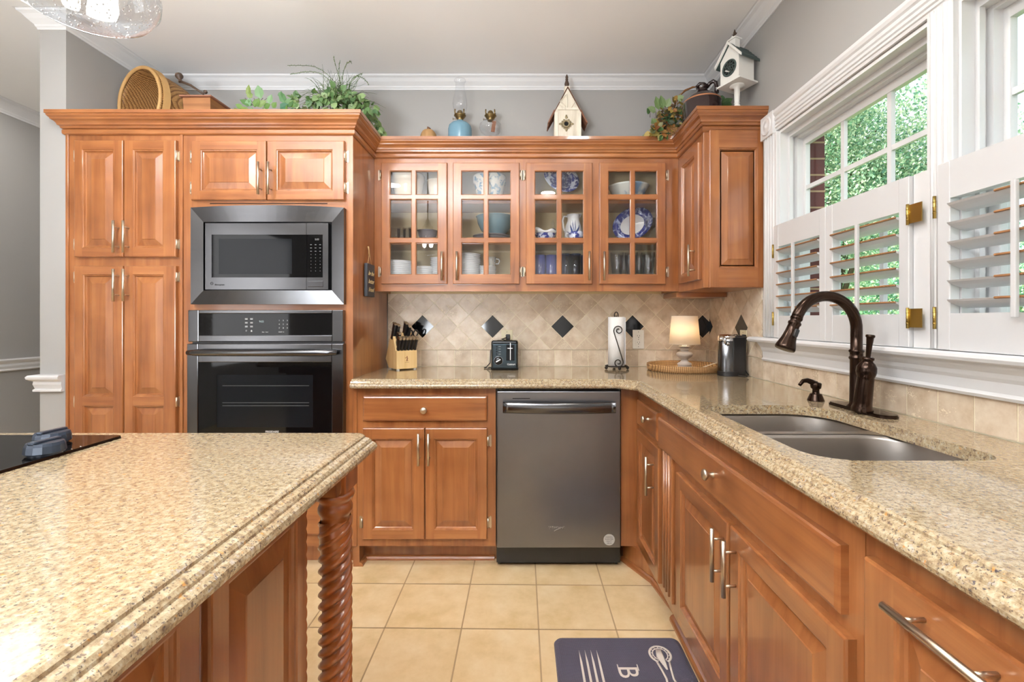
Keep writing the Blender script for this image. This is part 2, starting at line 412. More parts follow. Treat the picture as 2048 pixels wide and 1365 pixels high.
def weave(name, c1, c2, s1, s2, ax=('x', 'z'), rough=.6):
    m, nt, b = newmat(name); N = nt.nodes.new; L = nt.links.new
    tc = N('ShaderNodeTexCoord'); sp = N('ShaderNodeSeparateXYZ'); L(tc.outputs['Object'], sp.inputs[0])
    no = N('ShaderNodeTexNoise'); no.inputs['Scale'].default_value = 30; L(tc.outputs['Object'], no.inputs['Vector'])
    w1 = N('ShaderNodeTexWave'); w1.inputs['Scale'].default_value = s1; w1.bands_direction = ax[0].upper(); w1.inputs['Distortion'].default_value = 1.5; L(tc.outputs['Object'], w1.inputs['Vector'])
    w2 = N('ShaderNodeTexWave'); w2.inputs['Scale'].default_value = s2; w2.bands_direction = ax[1].upper(); w2.inputs['Distortion'].default_value = 1.5; L(tc.outputs['Object'], w2.inputs['Vector'])
    mu = N('ShaderNodeMath'); mu.operation = 'MULTIPLY'; L(w1.outputs['Fac'], mu.inputs[0]); L(w2.outputs['Fac'], mu.inputs[1])
    r = ramp(nt, [(.02, srgb(*c1)), (.3, srgb(*c2))]); L(mu.outputs[0], r.inputs[0]); L(r.outputs[0], b.inputs['Base Color'])
    bp = N('ShaderNodeBump'); bp.inputs['Strength'].default_value = .8; bp.inputs['Distance'].default_value = .003; L(mu.outputs[0], bp.inputs['Height']); L(bp.outputs[0], b.inputs['Normal'])
    b.inputs['Roughness'].default_value = rough
    return m
weave('wicker', (112, 70, 30), (190, 146, 90), 38, 55)
weave('rattan', (120, 80, 42), (204, 162, 108), 34, 50)
plain('wicker_rim', (186, 146, 92), .6, var=.15)
weave('mat_rubber', (66, 62, 76), (92, 84, 98), 90, 90, ('x', 'y'), .55)

def speckled(name, base, spot, scale, lo, hi, rough=.15):
    m, nt, b = newmat(name); N = nt.nodes.new; L = nt.links.new
    tc = N('ShaderNodeTexCoord'); n = N('ShaderNodeTexNoise'); n.inputs['Scale'].default_value = scale; n.inputs['Detail'].default_value = 4; n.inputs['Distortion'].default_value = .8
    L(tc.outputs['Object'], n.inputs['Vector']); r = ramp(nt, [(lo, srgb(*base)), (hi, srgb(*spot))]); L(n.outputs[0], r.inputs[0]); L(r.outputs[0], b.inputs['Base Color'])
    b.inputs['Roughness'].default_value = rough
speckled('transferware', (222, 226, 238), (36, 50, 128), 38, .44, .54)
speckled('transferware_dark', (180, 190, 222), (30, 42, 120), 46, .36, .5)
speckled('spongeware', (222, 220, 208), (112, 146, 168), 30, .52, .62)
speckled('blue_wash', (214, 216, 206), (120, 150, 176), 12, .5, .6)

# shade of the lit lamp
m = bpy.data.materials.new('shade_linen'); m.use_nodes = True; MAT['shade_linen'] = m; nt = m.node_tree; b = nt.nodes['Principled BSDF']
b.inputs['Base Color'].default_value = srgb(246, 238, 224); b.inputs['Roughness'].default_value = .9
t = nt.nodes.new('ShaderNodeBsdfTranslucent'); t.inputs[0].default_value = srgb(255, 240, 216); mx = nt.nodes.new('ShaderNodeMixShader'); mx.inputs[0].default_value = .5
nt.links.new(b.outputs[0], mx.inputs[1]); nt.links.new(t.outputs[0], mx.inputs[2]); nt.links.new(mx.outputs[0], nt.nodes['Material Output'].inputs[0])
plain('bulb', (255, 240, 215), .5, emit=(1, .85, .62), estr=12)
plain('bulb_pendant', (255, 240, 215), .5, emit=(1, .93, .82), estr=40)
plain('display_glow', (90, 100, 100), .5, emit=(.6, .75, .75), estr=.35)

# ------------------------------------------------------------------ the room
XR, YB, XL, XF, CE = 1.152, 2.82, -2.215, -3.51, 2.68
T = .02
# floor: grout bed and tiles in one mesh
fl = MB(); fl.add([(-3.6, -5.2, -.002), (1.3, -5.2, -.002), (1.3, 3.9, -.002), (-3.6, 3.9, -.002)], [(0, 1, 2, 3)], 1)
tp = .2995; g = .0028
for i in range(-12, 4):
    for j in range(-24, 8):
        x0 = .0647 + i * tp; y0 = 2.081 + j * tp
        q = [(x0 + g, y0 + g), (x0 + tp - g, y0 + g), (x0 + tp - g, y0 + tp - g), (x0 + g, y0 + tp - g)]
        q = [(min(max(x, -3.6), 1.3), y - .013 * (x - .0647)) for x, y in q]
        if q[1][0] - q[0][0] < .01: continue
        fl.add([(x, y, 0) for x, y in q], [(0, 1, 2, 3)], 0)
structure(fl.build('floor', ['floor_tile', 'floor_grout']))
structure(MB().box(-3.6, 1.35, -5.1, 4.0, CE, CE + .1).build('ceiling', 'ceiling_paint'))
structure(MB().box(-2.215, 1.30, YB, YB + .12, 0, CE).build('wall_back', 'wall_paint'))
structure(MB().box(-2.342, -2.215, 2.235, 4.0, 0, CE).build('wall_left', 'wall_paint'))
structure(MB().box(XF - .1, XF, -5.1, 4.1, 0, CE).build('wall_far_left', 'wall_paint'))
structure(MB().box(XF, -2.342, 3.95, 4.05, 0, CE).build('wall_far_back', 'wall_paint'))
structure(MB().box(XF, 1.30, -5.1, -5.0, 0, CE).build('wall_rear', 'wall_paint'))
# right wall with two window openings
WZ0, WZ1 = 1.10, 2.045
OP = [(1.285, 2.06), (.40, 1.215)]
rw = MB()
rw.box(XR, 1.27, 2.06, YB, 0, CE); rw.box(XR, 1.27, -5.0, .40, 0, CE)
rw.box(XR, 1.27, .40, 2.06, 0, WZ0); rw.box(XR, 1.27, .40, 2.06, WZ1, CE); rw.box(XR, 1.27, 1.215, 1.285, WZ0, WZ1)
structure(rw.build('wall_right', 'wall_paint'))
bw = MB(); bw.box(1.275, 1.375, 2.09, 3.4, -.5, 3.2); bw.box(1.275, 1.375, -1, .36, -.5, 3.2); bw.box(1.275, 1.375, .36, 2.09, -.5, 1.04); bw.box(1.275, 1.375, .36, 2.09, 2.06, 3.2)
bw.box(1.275, 1.30, 1.225, 1.275, 1.04, 2.06)
for k in range(14): bw.box(1.2755, 1.3765, 2.0885, 2.0895, 1.04 + .074 * k, 1.048 + .074 * k, 1)
structure(bw.build('wall_exterior_brick', ['brick_out', 'floor_grout']))

# room crown, with its returns round the wall end
CP = [(0, -.073), (.006, -.073), (.008, -.064), (.012, -.060), (.014, -.052), (.020, -.046), (.032, -.034), (.044, -.018), (.052, -.012), (.056, -.010), (.058, -.001), (.066, 0), (0, 0)]
CP = [(o, CE + z * 1.0) for o, z in CP]
structure(MB().sweep([(-2.342, 3.95), (-2.342, 2.235), (-2.215, 2.235), (-2.215, YB), (XR, YB), (XR, -5.0)], CP, side=-1).build('trim_1', 'white_trim'))
CP2 = [(o * 1.1, CE + (z - CE) * 1.15) for o, z in CP]
structure(MB().sweep([(XF, -5.0), (XF, 3.95)], CP2, side=-1).build('trim_2', 'white_trim'))
RP = [(0, .849), (.012, .849), (.016, .856), (.012, .866), (.016, .885), (.012, .90), (.020, .912), (.024, .924), (.020, .933), (0, .933)]
structure(MB().sweep([(XF, -5.0), (XF, 3.95)], RP, side=-1).build('trim_3', 'white_trim'))
RP2 = [(0, .853), (.018, .853), (.018, .862), (.012, .866), (.018, .888), (.016, .902), (.024, .906), (.034, .914), (.036, .924), (.030, .932), (0, .934)]
structure(MB().sweep([(-2.342, 3.9), (-2.342, 2.235), (-2.222, 2.235)], RP2, side=-1).build('trim_4', 'white_trim'))

# ------------------------------------------------------------------ backsplash (one mesh of tiles per wall)
def clip(poly, x0, x1, z0, z1):
    for ax, lim, sg in ((0, x0, 1), (0, x1, -1), (1, z0, 1), (1, z1, -1)):
        out = []
        for i in range(len(poly)):
            a, b2 = poly[i - 1], poly[i]; da = (a[ax] - lim) * sg; db = (b2[ax] - lim) * sg
            if (da >= 0) != (db >= 0):
                t_ = da / (da - db); out.append((a[0] + (b2[0] - a[0]) * t_, a[1] + (b2[1] - a[1]) * t_))
            if db >= 0: out.append(b2)
        poly = out
        if len(poly) < 3: return None
    return poly
def inset_tile(mb, poly, fn, mat, th):
    n = len(poly); vs = [fn(p[0], p[1], 0) for p in poly] + [fn(p[0], p[1], th) for p in poly]
    mb.add(vs, [tuple(range(n, 2 * n))] + [(k, (k + 1) % n, n + (k + 1) % n, n + k) for k in range(n)], mat)
def splash(name, u0, u1, ztop, fn, dark_u, wrap, zlow=.915, row_off=0, areas=None):
    mb = MB(); Z0 = 1.016; d = .1428; gg = .0018
    areas = areas or [(u0, u1, Z0 + gg, ztop)]
    for a0, a1, b0, b1 in areas:
        for i in range(-30, 30):
            for j in range(-2, 8):
                cu_ = dark_u + i * d + (j % 2) * d / 2; cz = Z0 + j * d / 2
                h = d / 2 - gg * 1.3
                p = clip([(cu_ - h, cz), (cu_, cz - h), (cu_ + h, cz), (cu_, cz + h)], a0, a1, b0, b1)
                if p is None: continue
                inset_tile(mb, p, fn, 1 if (j == 2 and i % 3 == 0) else 0, .006)
    k = 0
    for k in range(-30, 30):
        c = row_off + k * .1024
        p = clip([(c + gg, zlow + .003), (c + .1024 - gg, zlow + .003), (c + .1024 - gg, Z0 - gg), (c + gg, Z0 - gg)], u0, u1, 0, 3)
        if p: inset_tile(mb, p, fn, 0, .006)
    vs = [fn(u0, zlow, .0045), fn(u1, zlow, .0045), fn(u1, Z0, .0045), fn(u0, Z0, .0045)]
    mb.add(vs, [(0, 1, 2, 3)], 2)
    for a0, a1, b0, b1 in areas: mb.add([fn(a0, b0 - .003, .0045), fn(a1, b0 - .003, .0045), fn(a1, b1, .0045), fn(a0, b1, .0045)], [(0, 1, 2, 3)], 2)
    o = mb.build(name, ['travertine', 'black_tile', 'grout'])
    return structure(o)
splash('wall_back_tiling', -.82, XR - .006, 1.42, lambda u, z, h: (u, YB - h, z), .248, 0, row_off=-.618)
splash('wall_right_tiling', -1.2, YB - .006, 1.42, lambda u, z, h: (XR - h, u, z), 2.407, 0, row_off=2.19, areas=[(2.20, YB - .006, 1.0178, 1.42)])

# ------------------------------------------------------------------ windows (structure)
def fluted(mb, y0, y1, z0, z1, x, n=4, th=.016):
    mb.box(x - th, x, y0, y1, z0, z1, bev=.002, seg=1)
    w = (y1 - y0) / (n + 1)
    for k in range(n):
        yc = y0 + w * (k + 1)
        mb.cyl((x - th + .001, yc, z0 + .0), (x - th + .001, yc, z1), w * .30, 8)
def window(name, y0, y1):
    t = bpy.data.objects.new(name, None); COL.objects.link(t); t.location = (XR, (y0 + y1) / 2, WZ0); WM[t] = Matrix.Translation(t.location)
    structure(t)
    fr = MB()   # jamb lining and blind stops
    fr.box(XR - .002, 1.272, y1 - .012, y1, WZ0, WZ1); fr.box(XR - .002, 1.272, y0, y0 + .012, WZ0, WZ1)
    fr.box(XR - .002, 1.272, y0 + .012, y1 - .012, WZ1 - .012, WZ1); fr.box(XR - .002, 1.272, y0 + .012, y1 - .012, WZ0, WZ0 + .012)
    for ys in (y1 - .012, y0 + .012 - .0):
        s_ = -1 if ys > (y0 + y1) / 2 else 1
        fr.box(1.185, 1.20, ys, ys + s_ * .012, WZ0 + .012, WZ1 - .012); fr.box(1.215, 1.2715, ys, ys + s_ * .018, WZ0 + .012, WZ1 - .012)
    fr.box(1.1855, 1.2155, y0 + .0125, y1 - .0125, WZ1 - .034, WZ1 - .0125); fr.box(1.2160, 1.271, y0 + .0125, y1 - .0125, WZ1 - .045, WZ1 - .0125)
    fr.build('frame', 'white_trim', t)
    a, b_ = y0 + .016, y1 - .016; zt, zb, zm = WZ1 - .045, WZ0 + .02, 1.56
    def sash(x0, x1, z0, z1, nz, nm):
        s_ = MB(); w = .030
        s_.box(x0, x1, a, a + w, z0, z1, bev=.003); s_.box(x0, x1, b_ - w, b_, z0, z1, bev=.003)
        s_.box(x0 + .0006, x1 - .0006, a + .002, b_ - .002, z1 - w, z1 - .0006); s_.box(x0 + .0006, x1 - .0006, a + .002, b_ - .002, z0 + .0006, z0 + w)
        for k in range(1, 3): yc = a + w + (b_ - a - 2 * w) * k / 3; s_.box(x0 + .004, x1 - .004, yc - .009, yc + .009, z0 + w, z1 - w)
        for k in range(1, nz): zc = z0 + w + (z1 - z0 - 2 * w) * k / nz; s_.box(x0 + .005, x1 - .005, a + w, b_ - w, zc - .009, zc + .009)
        o = s_.build(nm, 'white_trim', t)
        xm = (x0 + x1) / 2
        MB().add([(xm, a + w - .002, z0 + w - .002), (xm, b_ - w + .002, z0 + w - .002), (xm, b_ - w + .002, z1 - w + .002), (xm, a + w - .002, z1 - w + .002)], [(0, 1, 2, 3)]).build('pane', 'pane_glass', o)
    sash(1.240, 1.262, zm, zt, 2, 'upper_sash'); sash(1.214, 1.236, zb, zm + .03, 2, 'lower_sash')
    return t
window('window_1', *OP[0]); window('window_2', *OP[1])
# casings: fluted side, mullion, stepped head, rosette, stool and apron
cs = MB(); fluted(cs, 2.055, 2.165, 1.12, 2.045, XR, 4)
fluted(cs, 1.212, 1.290, 1.12, 2.05, XR, 3, .018); fluted(cs, .27, .385, 1.12, 2.045, XR, 4)
structure(cs.build('trim_5', 'white_trim'))
HP = [(0, 2.05), (.010, 2.05), (.012, 2.06), (.016, 2.063), (.016, 2.070), (.012, 2.074), (.017, 2.078), (.017, 2.088), (.013, 2.091), (.018, 2.096), (.018, 2.107), (.014, 2.111), (.020, 2.117), (.024, 2.128), (.024, 2.140), (0, 2.140)]
structure(MB().sweep([(XR, 2.072), (XR, .25)], HP, side=-1).build('trim_6', 'white_trim'))
ro = MB(); ro.box(XR - .026, XR, 2.068, 2.175, 2.04, 2.145, bev=.003)
MX = Matrix.Translation((XR - .026, 2.1215, 2.0925)) @ Matrix.Rotation(R(-90), 4, 'Y')
ro.lathe([(.042, 0), (.042, .003), (.037, .006), (.031, .003), (.026, .001), (.020, .004), (.014, .003), (.010, .007), (.001, .009)], M=MX, n=28)
structure(ro.build('trim_7', 'white_trim'))
SP = [(0, 1.094), (.045, 1.094), (.050, 1.098), (.053, 1.106), (.050, 1.114), (.044, 1.118), (0, 1.118)]
AP = [(0, 1.008), (.014, 1.008), (.018, 1.016), (.012, 1.024), (.014, 1.050), (.020, 1.060), (.024, 1.072), (.034, 1.084), (.040, 1.094), (0, 1.094)]
st = MB(); st.sweep([(XR + .05, 2.20), (XR, 2.20), (XR, .2)], SP, side=-1)
structure(st.build('trim_8', 'white_trim'))
structure(MB().sweep([(XR, 2.178), (XR, .22)], AP, side=-1).build('trim_9', 'white_trim'))

# ------------------------------------------------------------------ plantation shutters
def hinge_plate(mb, y, z0, z1, x, plate=None):
    mb.cyl((x - .004, y, z0), (x - .004, y, z1), .004, 10)
    for k in range(1, 4): zc = z0 + (z1 - z0) * k / 4; mb.cyl((x - .004, y, zc - .001), (x - .004, y, zc + .001), .0046, 10)
    if plate: mb.box(x - .0025, x, y, y + plate, z0 + .003, z1 - .003)
def shutter(label, y0, y1, z0, z1, louver_n, split=None, hinges=(), rod=True, grp='cafe shutter panels'):
    x0, x1 = 1.122, 1.150
    t = thing('shutter_panel', label, 'shutter', (x0, y1, z0), 0, grp)
    oz0, oz1 = z0 + .097, z1 - .098; sw = .036
    f = MB()
    f.box(x0, x1, y0, y0 + sw, z0, z1, bev=.002, seg=1); f.box(x0, x1, y1 - sw, y1, z0, z1, bev=.002, seg=1)
    f.box(x0 + .001, x1 - .001, y0 + sw, y1 - sw, z0, oz0); f.box(x0 + .001, x1 - .001, y0 + sw, y1 - sw, oz1, z1)
    f.build('frame', 'shutter_white', t)
    a, b_ = y0 + sw + .001, y1 - sw - .001; rodx = x0 - .022; yc = (a + b_) / 2
    for k in range(louver_n):
        zc = oz0 + (oz1 - oz0) * (k + .5) / louver_n
        lv = MB(Matrix.Translation(((x0 + x1) / 2 + .006, 0, zc)) @ Matrix.Rotation(R(20), 4, 'Y'))
        n = 10; w, th = .031, .0055
        prof = [(math.cos(2 * math.pi * i / n) * w, math.sin(2 * math.pi * i / n) * th) for i in range(n)]
        vs = [(p[0], a, p[1]) for p in prof] + [(p[0], b_, p[1]) for p in prof]
        fs = []; ms = []
        for i in range(n):
            i2 = (i + 1) % n; lv.add([vs[i], vs[i2], vs[n + i2], vs[n + i]], [(3, 2, 1, 0)], 0, True)
        lv.add(vs, [tuple(range(n)), tuple(range(n, 2 * n))[::-1]])
        o = lv.build('louver', ['shutter_white'], t)
        e0, e1 = (a, b_) if split is None else (a, split)  # split stops the painted backlit tone at the tilt rod
        MB(Matrix.Translation(((x0 + x1) / 2 + .006, 0, zc)) @ Matrix.Rotation(R(20), 4, 'Y')).box(-w - .0016, -w + .004, e0, e1, -.0026, .0026, bev=.001, seg=1).build('backlit_edge_tone', 'backlit_edge_wicker_brown', o)  # brown box paints the backlit look onto the white louver's edge
    if rod: MB().box(rodx, rodx + .010, yc - .006, yc + .006, oz0 - .012, oz1 - .006, bev=.002).build('tilt_rod', 'shutter_white', t)
    for (y, zc, plate) in hinges:
        h = MB(); hinge_plate(h, y, zc - .03, zc + .03, x0, plate); h.build('hinge', 'brass', t)
    return t
HZ = (1.505, 1.205)
shutter('white louvered cafe shutter panel beside the wall cabinet, far panel of the first window', 1.702, 2.052, 1.12, 1.618, 6, hinges=[(2.05, z, None) for z in HZ])
shutter('white louvered shutter panel directly behind the tall faucet, carrying broad brass hinge plates', 1.335, 1.700, 1.12, 1.618, 6, hinges=[(1.334, z, -.045) for z in HZ])
shutter('white louvered shutter panel on the window cut by the photo\'s edge', .82, 1.243, 1.12, 1.618, 6, split=1.085, hinges=[(1.247, z, None) for z in HZ])
shf = MB(); shf.box(1.135, 1.152, 1.245, 1.333, 1.12, 1.62)
structure(shf.build('trim_10', 'white_trim'))

# ------------------------------------------------------------------ cabinet joinery helpers
I4 = Matrix.Identity(4)
def MF(Y): return Matrix.Translation((0, Y, 0))                                    # fronts that face the camera
def MR(X): return Matrix.Translation((X, 0, 0)) @ Matrix.Rotation(R(-90), 4, 'Z')  # fronts on the window side: local x = -Y
RAISED = [(.0, 0), (.002, .003), (.006, .004), (.008, .009), (.011, .0125)]
def rect_ring(mb, x0, x1, z0, z1, prof, t, mat, cap, M=None):
    loops = []
    for ins, d in prof: loops.append([(x0 + ins, -t + d, z0 + ins), (x1 - ins, -t + d, z0 + ins), (x1 - ins, -t + d, z1 - ins), (x0 + ins, -t + d, z1 - ins)])
    vs = [p for l in loops for p in l]; fs = []
    for i in range(len(loops) - 1):
        for k in range(4):
            k2 = (k + 1) % 4; fs.append((i * 4 + k, i * 4 + k2, (i + 1) * 4 + k2, (i + 1) * 4 + k))
    if cap: b_ = (len(loops) - 1) * 4; fs.append((b_, b_ + 1, b_ + 2, b_ + 3))
    mb.add(vs, fs, mat, False, M)
def door(parent, M, x0, x1, z0, z1, holes, t=.02, name='door', glassy=False, bevw=.028, label=None):
    """frame and raised panels; local face plane y=0, front at y=-t"""
    mb = MB(M); e = .004
    rect_ring(mb, x0, x1, z0, z1, [(0, t), (0, e + .001), (.0015, .0012), (e, 0)], t, 0, False)
    mb.add([(x0, 0, z0), (x1, 0, z0), (x1, 0, z1), (x0, 0, z1)], [(3, 2, 1, 0)], 0) if not glassy else None
    xs = sorted({x0 + e, x1 - e} | {h[0] for h in holes} | {h[1] for h in holes}); zs = sorted({z0 + e, z1 - e} | {h[2] for h in holes} | {h[3] for h in holes})
    hx0 = min([h[0] for h in holes] or [x1]); hx1 = max([h[1] for h in holes] or [x0])
    for i in range(len(xs) - 1):
        for j in range(len(zs) - 1):
            cx, cz = (xs[i] + xs[i + 1]) / 2, (zs[j] + zs[j + 1]) / 2
            if any(h[0] < cx < h[1] and h[2] < cz < h[3] for h in holes): continue
            rail = hx0 < cx < hx1
            if glassy and rail and any(h[2] < cz < h[3] for h in holes): rail = False
            if not holes: rail = (x1 - x0) > (z1 - z0)
            mb.add([(xs[i], -t, zs[j]), (xs[i + 1], -t, zs[j]), (xs[i + 1], -t, zs[j + 1]), (xs[i], -t, zs[j + 1])], [(0, 1, 2, 3)], 1 if rail else 0)
    for h in holes:
        if glassy: rect_ring(mb, *h, [(0, 0), (.001, .0015), (.004, .003), (.004, t)], t, 0, False)
        else: rect_ring(mb, *h, RAISED, t, 0, False)
    o = mb.build(name, ['wood_v', 'wood_h'], parent)
    if label: o['label'] = label
    if glassy:
        gx0 = min(h[0] for h in holes); gx1 = max(h[1] for h in holes); gz0 = min(h[2] for h in holes); gz1 = max(h[3] for h in holes)
        MB(M).add([(gx0, -t * .35, gz0), (gx1, -t * .35, gz0), (gx1, -t * .35, gz1), (gx0, -t * .35, gz1)], [(0, 1, 2, 3)]).build('glass_pane', 'cabinet_glass', o)
    else:
        for h in holes:
            p = MB(M); r_ = .011
            rect_ring(p, h[0], h[1], h[2], h[3], [(r_, .0125), (r_ + .003, .0125), (r_ + .003 + bevw, .004), (r_ + .0045 + bevw, .0022)], t, 0, True)
            p.build('panel', 'wood_v', o)
    return o
def pull(parent, M, x, z0, z1, t=.02, horiz=False, r=.0058, out=.032):
    mb = MB(M); y = -t - out; L_ = z1 - z0
    if not horiz:
        mb.cyl((x, y, z0), (x, y, z1), r, 14)
        for z in (z0 + L_ * .2, z1 - L_ * .2): mb.cyl((x, y, z), (x, -t, z), r * .62, 10)
    else:   # x is the height, z0..z1 the run
        mb.cyl((z0, y, x), (z1, y, x), r, 14)
        for z in (z0 + L_ * .2, z1 - L_ * .2): mb.cyl((z, y, x), (z, -t, x), r * .62, 10)
    return mb.build('handle', 'nickel', parent)
def hinge(parent, M, x, zc, sgn, t=.02, h=.062):
    mb = MB(M)   # sgn: side on which the leaf lies on the frame
    mb.cyl((x, -t * .75, zc - h * .36), (x, -t * .75, zc + h * .36), .0042, 10)
    w = .012 * sgn
    pts = [(x, zc - h * .38), (x + w * .7, zc - h * .42), (x + w, zc - h * .5), (x + w * 1.3, zc - h * .4), (x + w * 1.3, zc + h * .4), (x + w, zc + h * .5), (x + w * .7, zc + h * .42), (x, zc + h * .38)]
    n = len(pts); vs = [(p[0], -.003, p[1]) for p in pts] + [(p[0], 0.0005, p[1]) for p in pts]
    mb.add(vs, [tuple(range(n)), tuple(range(n, 2 * n))[::-1]] + [(k, n + k, n + (k + 1) % n, (k + 1) % n) for k in range(n)])
    mb.box(x - .0015, x + .0015, -t * .75, 0, zc - h * .3, zc + h * .3)
    return mb.build('hinge', 'nickel', parent)
def knob(parent, M, x, z, t=.02, r=.016):
    MM = M @ Matrix.Translation((x, -t, z)) @ Matrix.Rotation(R(90), 4, 'X')
    return MB(MM).lathe([(.008, 0), (.0075, .003), (.0055, .007), (.0055, .014), (r * .75, .018), (r, .022), (r, .026), (r * .8, .030), (.001, .0315)], n=24).build('knob', 'nickel', parent)
def slab(parent, M, x0, x1, z0, z1, t=.02, name='drawer'):
    mb = MB(M); rect_ring(mb, x0, x1, z0, z1, [(0, t), (0, .006), (.003, .0025), (.007, .0008), (.009, 0)], t, 0, True)
    mb.add([(x0, 0, z0), (x1, 0, z0), (x1, 0, z1), (x0, 0, z1)], [(3, 2, 1, 0)], 0)
    return mb.build(name, ['wood_h'], parent)

# ------------------------------------------------------------------ tall pantry and oven cabinets
FY, DY = 2.235, 2.215
X_ = lambda p: xx(p, DY)
Z_ = lambda p: zz(p, DY)
xa, xb, xc = -2.213, xx(367, FY), xx(706, FY)
ft = 2.125
t = thing('pantry_cabinet', 'tall two-storey wooden pantry cabinet with four raised-panel doors beside the wall end', 'cabinet', ((xa + xb) / 2, FY, 0))
b_ = MB(); b_.box(xa, xb, FY, YB - .022, .1, 2.188); b_.box(xa, xa + .014, FY - .007, FY + .01, 0, ft, bev=.002, seg=1); b_.box(xb - .014, xb, FY - .007, FY + .01, 0, ft, bev=.002, seg=1)
b_.box(xa + .014, xb - .014, FY + .06, YB - .022, 0, .1)
b_.build('body', 'wood_v', t)
def hz(*a): return [min(a), max(a)]
def mk(parent, p0, p1, q0, q1, hs, M=MF(FY), Y=DY, **k):
    return door(parent, M, xx(p0, Y), xx(p1, Y), zz(q1, Y), zz(q0, Y), [(xx(h[0], Y), xx(h[1], Y), zz(h[3], Y), zz(h[2], Y)) for h in hs], **k)
hy = 2.18
d1 = mk(t, 147.5, 245.5, 280, 514, [(164, 227, 299, 496)]); d2 = mk(t, 247.5, 351, 280, 514, [(265.5, 327, 299, 496)])
pull(d1, MF(FY), xx(225, hy), zz(505, hy), zz(441, hy)); pull(d2, MF(FY), xx(245, hy), zz(505, hy), zz(441, hy))
zb_ = .14
z794, z812 = zz(794, DY), zz(812, DY)
for (p0, p1, h0, h1, hp) in ((147.5, 245.5, 165, 227, 225), (247.5, 351, 265.5, 327.5, 245)):
    o = door(t, MF(FY), X_(p0), X_(p1), zb_, Z_(532), [(X_(h0), X_(h1), z794, Z_(549)), (X_(h0), X_(h1), zb_ + .045, z812)])
    pull(o, MF(FY), xx(hp, hy), zz(603, hy), zz(538, hy))
    for zc in (Z_(554), Z_(805), .25): hinge(o, MF(FY), X_(p0) - .001 if p0 < 200 else X_(p1) + .001, zc, -1 if p0 < 200 else 1)
for zc in (Z_(310), Z_(488)): hinge(d1, MF(FY), X_(147.5) - .001, zc, -1); hinge(d2, MF(FY), X_(351) + .001, zc, 1)

t = thing('oven_cabinet', 'tall wooden cabinet housing the microwave and wall oven, two small doors on top', 'cabinet', ((xb + xc) / 2, FY, 0))
b_ = MB()   # carcass with openings for the appliances
mw = (xx(384, 2.2), xx(683, 2.2), zz(605, 2.2), zz(417, 2.2)); ov = (xx(379, 2.2), xx(683, 2.2), .50, zz(624, 2.2))
x0, x1 = xb + .0005, xc
b_.box(x0, mw[0], FY, YB - .022, .1, 2.188); b_.box(mw[1], x1, FY, YB - .022, .1, 2.188)
b_.box(mw[0], mw[1], FY, YB - .022, mw[3], 2.188, 1); b_.box(mw[0], mw[1], FY, YB - .022, ov[3], mw[2], 1); b_.box(mw[0], mw[1], FY, YB - .022, .1, ov[2], 1)
b_.box(x0, x1, FY + .06, YB - .022, 0, .1); b_.box(mw[0], mw[1], YB - .04, YB - .022, .1, 2)
b_.box(xx(420, FY), xx(655, FY), FY - .0008, FY + .001, zz(408.3, FY), zz(406.6, FY), 2)
b_.build('body', ['wood_v', 'wood_h', 'hole_black'], t)
d1 = mk(t, 381.5, 531.5, 281, 400, [(400, 514, 299, 382)]); d2 = mk(t, 533.5, 688, 281, 400, [(552, 665, 299, 382)])
pull(d1, MF(FY), xx(515, hy), zz(388, hy), zz(323, hy)); pull(d2, MF(FY), xx(535, hy), zz(388, hy), zz(323, hy))
for zc in (Z_(311), Z_(374)): hinge(d1, MF(FY), X_(381.5) - .001, zc, -1); hinge(d2, MF(FY), X_(688) + .001, zc, 1)
slab(t, MF(FY), ov[0] - .01, ov[1] + .01, .16, .44)

# ------------------------------------------------------------------ microwave
t = thing('microwave', 'built-in steel microwave with broad bowed steel trim frame above the oven', 'microwave', ((mw[0] + mw[1]) / 2, 2.2, mw[2]))
AY = 2.2
def A(p): return xx(p, AY)
def B(p): return zz(p, AY)
tk = MB(); ox0, ox1, oz0, oz1 = A(380), A(687), B(609), B(415); ix0, ix1, iz0, iz1 = A(402), A(661), B(581), B(443)
n = 14; yf = AY + .004
def arch(u): return .009 * (1 - (2 * u - 1) ** 2)
def bow(u): return -.012 * (1 - (2 * u - 1) ** 2)
outer = []; inner = []
for i in range(n + 1): u = i / n; outer.append((ox0 + (ox1 - ox0) * u, yf + bow(u), oz1 + arch(u))); inner.append((ix0 + (ix1 - ix0) * u, yf + .012 + bow(u) * .6, iz1))
for i in range(n): tk.add([outer[i], outer[i + 1], inner[i + 1], inner[i]], [(3, 2, 1, 0)][:1], 0, True)
o2 = [(p[0], p[1], oz0 - .0) for p in outer]; i2 = [(p[0], p[1], iz0) for p in inner]
for i in range(n): tk.add([o2[i], o2[i + 1], i2[i + 1], i2[i]], [(0, 1, 2, 3)], 0, True)
tk.add([outer[0], inner[0], i2[0], o2[0]], [(3, 2, 1, 0)][:1]); tk.add([outer[n], inner[n], i2[n], o2[n]], [(0, 1, 2, 3)])
for ring in (outer, o2):
    s_ = 1 if ring is outer else -1
    for i in range(n):
        a_, c_ = ring[i], ring[i + 1]; q = [a_, c_, (c_[0], FY, c_[2]), (a_[0], FY, a_[2])]
        tk.add(q, [(0, 1, 2, 3) if s_ > 0 else (3, 2, 1, 0)], 0)
for i, sg in ((0, 1), (n, -1)):
    a_, c_ = outer[i], o2[i]; q = [a_, c_, (c_[0], FY, c_[2]), (a_[0], FY, a_[2])]; tk.add(q, [(3, 2, 1, 0) if sg > 0 else (0, 1, 2, 3)], 0)
tk.build('trim_frame', 'steel', t)
bk = MB(); bk.box(mw[0] + .003, mw[1] - .003, AY + .045, AY + .35, mw[2] + .003, mw[3] - .003); bk.build('housing', 'black_plastic', t)
